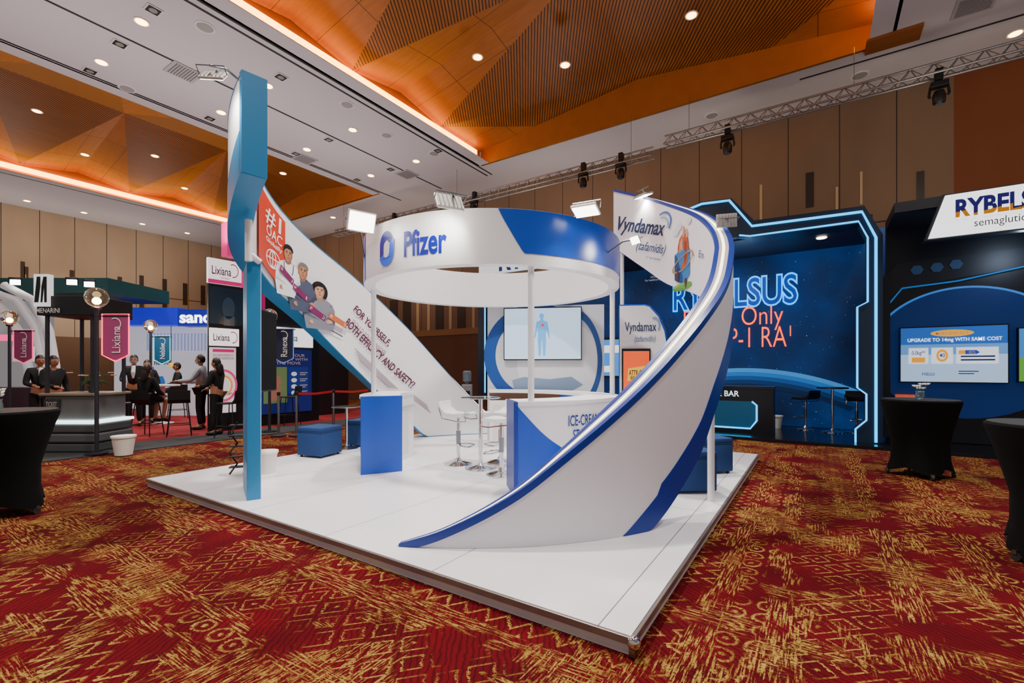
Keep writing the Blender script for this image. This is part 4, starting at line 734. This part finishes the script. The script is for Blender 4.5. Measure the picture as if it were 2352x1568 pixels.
rtext('INCLUDING PATIENTS AT\nINCREASED BLEEDING RISK',pk,.08,.82,.92,.90,PUR,dt,.006,0,.03); rtext('SAMPLE',pk,.5,.27,.95,.31,M('#d81e78',.4),dt,.01,0,.03); shape([rc_(.08,.93,.92,.975)],gfn(pk,.03),M('#d81e78',.4,0,.5),dt,'title_strip')
tp=XR(522,508,556,586,XT-.3); MB().slab(tp,.3).build('top_box',M('#c81e6e',.4,0,.7),dt); shape([[(.15,.2),(.4,.85),(.55,.85),(.9,.2),(.7,.2),(.48,.6),(.35,.2)]],gfn(tp,.01),M('#ffffff',.4,0,.8),dt,'emblem')
XP=-11.9; ps=thing('poster_partition','black display partition with navy poster and white lettered light box','partition',PX(660,HZ,XP)); ps.location.z=0
bk=XR(590,620,735,965,XP); bk=(V((bk[0].x,bk[0].y,FZ)),bk[1],UP*(bk[0].z+bk[2].z-FZ)); MB().slab(bk,.3,off=-.05).build('frame',M('#0c0c10',.5),ps); MB().slab(bk,.1,.05,.63,.12,1.0,.0).build('magenta_edge',M('#a01a60',.4,0,.5),ps)
lx=XR(606,748,718,794,XP); MB().slab(lx,.12,off=.02).build('light_box',M('#f4f4f6',.4,0,1.2),ps); rtext('Ranexa',lx,.30,.3,.66,.66,M('#20304c',.4),ps,.012,0,.03)
po=XR(600,800,715,952,XP); MB().slab(po,.05,off=.02).build('poster',M('#16246e',.5,0,.4),ps); rtext('STEP UP YOUR\nCONNECT WITH\nTHE MOVE',po,.12,.76,.9,.93,TW,ps,.012,0,.03)
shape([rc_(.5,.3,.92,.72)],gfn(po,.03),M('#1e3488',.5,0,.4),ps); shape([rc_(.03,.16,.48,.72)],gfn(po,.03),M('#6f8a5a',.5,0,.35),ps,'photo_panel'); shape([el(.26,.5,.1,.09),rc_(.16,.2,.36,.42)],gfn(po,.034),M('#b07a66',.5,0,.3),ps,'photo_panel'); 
for k in range(4): shape([rc_(.74,.62-k*.1,.9,.635-k*.1),rc_(.74,.59-k*.1,.86,.605-k*.1)],gfn(po,.036),TW,ps,'small_print'); shape([el(.62,.61-k*.1,.06,.035,12)],gfn(po,.036),M('#e8edf8',.4,0,.4),ps,'icon')
MB().slab(XR(722,640,800,962,XP-1.2),.5).build('side_panel',M('#231a1a',.5),ps)
sps=[]
SL=('chrome barrier post nearest the navy pennant','chrome barrier post in front of the navy poster','chrome barrier post beside the curved banner end','chrome barrier post seen behind the curved banner')
for i,(px,py) in enumerate(((640,1000),(681,999),(766,985),(850,978))):
    p=PZ(px,py,FZ); sps.append(p); t=thing('stanchion',SL[i],'barrier post',p,'chrome barrier posts')
    MB().lathe([(.001,0),(.16,0),(.16,.015),(.04,.04)],p).build('base',STEEL,t,True); MB().cyl(p+V((0,0,.03)),p+V((0,0,.96)),.028).build('post',STEEL,t,True); MB().lathe([(.001,.96),(.035,.955),(.038,.9),(.03,.88)],p).build('cap',DARK,t,True)
for a,b,l_ in ((1,2,'red retractable belt between the middle barrier posts'),(2,3,'red retractable belt running behind the curved banner')):
    A=sps[a]+UP*.92;B=sps[b]+UP*.92; m_=(A+B)/2-UP*.03; u=UP*.05; mb=MB(); mb.poly([A-u/2,m_-u/2,B-u/2,B+u/2,m_+u/2,A+u/2],V((.004,.004,0))); tag(mb.build('barrier_belt',M('#b0141c',.6)),l_,'belt')
def wire_chair(label,loc,rz):
    t=thing('bar_chair',label,'chair',(0,0,0),'black bar chairs at the back booths'); h=.72
    for sx in (-1,1):
        for sy in (-1,1): MB().tube([(sx*.15,sy*.14,h),(sx*.22,sy*.21,0)],.011,6).build('leg',BLACK,t)
    MB().tube([(-.2,-.19,.25),(.2,-.19,.25),(.2,.19,.25),(-.2,.19,.25)],.009,6,True).build('footrest',BLACK,t); m=MB(); pr=[(.2,0),(.21,.02),(0,.015),(-.16,.03),(-.21,.1),(-.24,.28),(-.26,.28),(-.235,.08),(-.17,0),(0,-.01)]
    m.poly([V((-.2,y,h+z)) for y,z in pr],(.4,0,0)); m.build('seat',M('#0a0a0c',.6),t); t.location=V(loc); t.rotation_euler=(0,0,rz)
sp0=PZ(338,1000,FZ)
wire_chair('black bar chair carrying the seated woman',sp0,YAW); wire_chair('empty black bar chair beside the man in pale grey shirt',PZ(412,1000,FZ),YAW+.6); wire_chair('empty black bar chair left of the seated woman',PZ(272,1004,FZ),YAW-.8); wire_chair('empty black bar chair beside the pink poster',PZ(530,1003,FZ),YAW+1.5); wire_chair('empty black bar chair in front of the navy poster',PZ(664,975,FZ),YAW+2.4)
p=PZ(374,972,FZ); t=thing('high_table','white high table where the group sits','table',p); MB().cyl(p,p+UP*1.0,.05).build('stem',M('#d8d8dc',.4),t,True); MB().lathe([(.001,0),(.25,0),(.25,.02),(.06,.04)],p).build('base',M('#d8d8dc',.4),t,True); MB().box(p+UP*1.02,(.6,.5,.05),YAW,.01).build('table_top',M('#eceef2',.4),t)
p=PD(1073,HZ,14.2); p.z=0; t=thing('water_dispenser','grey water dispenser with upturned bottle by the far wall','dispenser',p); MB().box(p+UP*.5,(.32,.32,1.0),YAW,.02).build('cabinet',M('#8d9094',.5),t); MB().lathe([(.05,1.0),(.06,1.06),(.13,1.1),(.135,1.38),(.1,1.42),(.001,1.42)],p).build('bottle',M('#9fb8c8',.1,0,0,0,.5,.6),t,True); MB().box(p-FW*.17+UP*.75,(.2,.04,.12),YAW).build('tap_panel',DARK,t)
# ================================================================ PEOPLE
def person(label,loc,h,hd,top,bottom,hairc,arms,seated=False,mask=None,longh=False,bare=False,shirt=None,lean=0):
    t=thing('person',label,'person',(0,0,0)); s=h/1.75; dz=-.12 if seated else 0; SK=M('#b07a5c',.6)
    P=lambda x,y,z: V((x,y,z))*s
    ly=lambda z: lean*(z-.95)
    pel=P(0,0,.98+dz); wa=P(0,ly(1.12),1.12+dz); chs=P(0,ly(1.32),1.32+dz); nb_=P(0,ly(1.47),1.47+dz); nt_=P(0,ly(1.56)+.01,1.56+dz); hc=P(0,ly(1.64)+.02,1.635+dz)
    vs=[pel,wa,chs,nb_,nt_]; es=[(0,1),(1,2),(2,3),(3,4)]; rs=[.12,.11,.13,.055,.05]
    jv=[pel,wa,chs,nb_]; je=[(0,1),(1,2),(2,3)]; jr=[.145,.13,.155,.07]; bvs=[pel+V((0,0,.03))]; be=[]; br=[.14]; hands=[]; shoes=[]
    for k,sg in enumerate((-1,1)):
        sh=P(sg*.17,ly(1.42),1.42+dz); e,w=arms[k]; e=P(e[0],e[1]+ly(1.2),e[2]+dz); w=P(w[0],w[1]+ly(1.1),w[2]+dz); dr=(w-e).normalized(); pm=w+dr*.06*s
        i=len(vs); vs+=[sh,e,w,pm]; es+=[(2,i),(i,i+1),(i+1,i+2),(i+2,i+3)]; rs+=[.05,.04,.027,.033]; j=len(jv); jv+=[sh,e,w-dr*.01]; je+=[(2,j),(j,j+1),(j+1,j+2)]; jr+=[.075,.058,.043]; hands.append((w,pm,dr,sg))
        if seated: hp,kn,an,to_=P(sg*.09,.02,.86),P(sg*.11,.40,.80),P(sg*.1,.33,.38),P(sg*.1,.46,.31)
        else: hp,kn,an,to_=P(sg*.09,0,.9),P(sg*.1,.02,.5),P(sg*.105,-.02,.085),P(sg*.12,.12,.04)
        i=len(vs); vs+=[hp,kn,an,to_]; es+=[(0,i),(i,i+1),(i+1,i+2),(i+2,i+3)]; rs+=[.085,.055,.038,.03]; j=len(bvs)
        if bare: bvs+=[hp,hp.lerp(kn,.8)]; be+=[(0,j),(j,j+1)]; br+=[.11,.095]
        else: bvs+=[hp,kn,an+V((0,0,.02))]; be+=[(0,j),(j,j+1),(j+1,j+2)]; br+=[.10,.075,.058]
        shoes.append((an,to_))
    sc_=lambda L:[q*s for q in L]
    m=MB().skin(vs,es,sc_(rs)); m.ball(hc,(.075*s,.092*s,.118*s),18); m.ball(hc+P(0,.092,-.02),(.014*s,.02*s,.022*s),8)
    for sg in (-1,1): m.ball(hc+P(sg*.076,-.005,-.015),(.012*s,.022*s,.032*s),8)
    for w,pm,dr,sg in hands:
        sd_=dr.cross(UP); sd_=sd_.normalized() if sd_.length>.1 else V((1,0,0)); cu=dr.cross(sd_).normalized(); cu=cu if cu.z<0 else -cu
        for q,(of,ln) in enumerate(((-.026,.07),(-.009,.08),(.009,.075),(.025,.058))):
            a=pm+sd_*of*s+dr*.015*s; m.tube([a,a+dr*ln*.5*s,a+(dr*.85+cu*.35)*ln*s],[.009*s,.008*s,.006*s],6)
        a=w+dr*.025*s; m.tube([a,a+(sd_*sg*.8+dr*.6)*.035*s,a+(sd_*sg*.6+dr)*.055*s],[.012*s,.010*s,.007*s],6)
    m.build('body',SK,t,True)
    MB().skin(jv,je,sc_(jr)).build('jacket',top,t,True); MB().skin(bvs,be,sc_(br)).build('skirt' if bare else 'trousers',bottom,t,True)
    for an,to_ in shoes: MB().tube([an-P(0,.04,.045),an+P(0,.02,-.04),to_,to_+P(0,.05,-.005)],[.035*s,.045*s,.042*s,.02*s],8).build('shoe',BLACK,t,True)
    hm=MB().ball(hc+P(0,-.008,.012),(.084*s,.1*s,.122*s),20,lambda q: not (q.y>.025*s and q.z<.05*s) and q.z>-.075*s)
    if longh: hm.skin([hc+P(0,-.06,.02),hc+P(0,-.09,-.12),hc+P(0,-.12,-.28)],[(0,1),(1,2)],[.085*s,.085*s,.06*s])
    hm.build('hair',hairc,t,True)
    em=MB()
    for sg in (-1,1): em.ball(hc+P(sg*.03,.082,.005),(.012*s,.008*s,.008*s),8)
    em.build('eyes',M('#181210',.3),t)
    if mask: MB().ball(hc+P(0,.004,-.012),(.08*s,.104*s,.118*s),20,lambda q: q.y>.03*s and -.095*s<q.z<.0).build('face_mask',mask,t,True)
    else: MB().ball(hc+P(0,.082,-.058),(.022*s,.008*s,.007*s),8).build('mouth',M('#8a4038',.5),t)
    if shirt: MB().tube([chs+P(0,.145,-.14),chs+P(0,.155,0),nb_+P(0,.06,.0)],[.02*s,.045*s,.04*s],8).build('shirt_front',shirt,t,True)
    t.location=V(loc); t.rotation_euler=(0,0,math.atan2(hd.y,hd.x)-pi/2); return t
DS=M('#090a0e',.8); DS2=M('#0f1014',.8); HB=M('#0a0706',.5); HBR=M('#24140d',.5); MSK=M('#b8cbd8',.6); GSH=M('#a9adb8',.7)
down=lambda sg: ((sg*.25,-.02,1.13),(sg*.25,.08,.90))
fwd=lambda sg,z=1.12: ((sg*.23,.06,1.14),(sg*.14,.30,z))
person('standing man in pale grey shirt and mask reaching out at the group',PZ(462,985,FZ),1.80,(-R*.9-FW*.3),GSH,DS,HB,(((-.25,.12,1.16),(-.2,.42,1.14)),fwd(1,1.1)),False,MSK)
person('standing woman in dark suit, dark hair, facing left beside pink poster',PZ(498,998,FZ),1.70,(-R),DS2,DS,HB,(fwd(-1),fwd(1,1.05)),False,None,True)
person('seated woman in black dress with long brown hair, back turned',sp0,1.66,(FW*.95+R*.1),DS,DS,HBR,(fwd(-1,1.05),fwd(1,1.05)),True,None,True,True)
person('standing man in dark suit and pale mask facing the seated woman',PZ(308,978,FZ),1.82,(-FW*.8+R*.5),DS,DS,HB,(down(-1),fwd(1)),False,MSK,False,False,M('#e6e6ea',.6))
person('standing woman in dark jacket and mask behind the seated woman',PZ(338,970,FZ),1.70,(-FW*.7+R*.6),DS2,DS,HB,(down(-1),fwd(1)),False,MSK,True)
person('standing man in black suit at far left, turned sideways',PZ(92,1000,FZ),1.76,(R*.7-FW*.5),DS,DS,HB,(down(-1),fwd(1,1.1)),False,None,False,False,M('#e6e6ea',.6))
person('standing woman in black jacket behind the kiosk, beside man in suit',PZ(122,1006,FZ),1.74,(R*.9-FW*.2),DS2,DS,HB,(down(-1),fwd(1,1.1)),False,None)
person('seated man in dark jacket behind the white high table',PZ(408,960,FZ),1.76,(-R*.6-FW*.6),DS2,DS,HB,(fwd(-1,1.08),fwd(1,1.08)),True,None)
wire_chair('black bar chair under the seated man in dark jacket',PZ(408,960,FZ),YAW+.8)
# ================================================================ LIGHT + WORLD + CAMERA
def spot(loc,e,size=110,col=(1,.93,.85),aim=(0,0,-1),soft=.25):  # serves the ceiling downlights and the added fill spots
    L=bpy.data.lights.new('hall_and_fill_lamp','SPOT'); L.energy=e; L.spot_size=math.radians(size); L.spot_blend=.8; L.color=col; L.shadow_soft_size=soft
    o=bpy.data.objects.new('hall_and_fill_lamp',L); COL.objects.link(o); o.location=V(loc); o.rotation_euler=V(aim).to_track_quat('-Z','Y').to_euler()
for x_,y_,e in ((-11.8,3,1300),(-11.8,8,1300),(-4,3.5,2300),(-4,8.2,2000),(-1,1,1050),(2.6,5,1000),(2.6,9.5,700),(-7,-.5,1100),(-19,4,1100),(-19,9,1100),(-25,6,850)):
    spot((x_,y_,8.2),e)
UPC=(1,.93,.90)
for x_,y_,e in ((-12,1.5,260),(-12,5.5,260),(-12,9.5,250),(-17,11,150),(-6,12.9,140),(3.5,8,190),(4,3,180),(-25.5,4,180),(-25.5,9,180)): spot((x_,y_,4.6),e,165,UPC,(0,0,1),.5)  # added upward fill that brightens the ceiling; no fixtures stand there
for x_,e in ((-20,150),(-14,140),(-8,130),(-2.5,115),(2,110),(6,100)): spot((x_,11.6,5.4),e,140,(1,.85,.7),(0,.85,.35),.4)  # added fill aimed at the right wall, without any fixture
for y_ in (3,8): spot((-24.5,y_,4.0),200,140,(1,.88,.74),(-.9,0,.3),.4)  # added fill washing the left wall, no real lamp here
def point(loc,e,col,r=.2):
    L=bpy.data.lights.new('booth_fill','POINT'); L.energy=e; L.color=col; L.shadow_soft_size=r; o=bpy.data.objects.new('booth_fill',L); COL.objects.link(o); o.location=V(loc)
point((-1.5,12.4,3.6),14,(.3,.6,1)); point((3.0,11.2,3.6),22,(.6,.75,1)); point((-13.5,7,3.2),60,(1,.85,.9)); point((-15,4.5,3),80,(.95,.95,1))  # added point fills that tint and brighten the booths, not fixtures
w=bpy.data.worlds.new('World'); S.world=w; w.use_nodes=True; bg=w.node_tree.nodes['Background']; bg.inputs[0].default_value=(.95,.9,.88,1); bg.inputs[1].default_value=.36
cam=bpy.data.cameras.new('Camera'); co_=bpy.data.objects.new('Camera',cam); COL.objects.link(co_); co_.location=CAM; co_.rotation_euler=(pi/2,0,YAW)
cam.sensor_width=36; cam.lens=F0/2352*36; cam.shift_y=(HZ-784)/2352; cam.clip_end=200; S.camera=co_
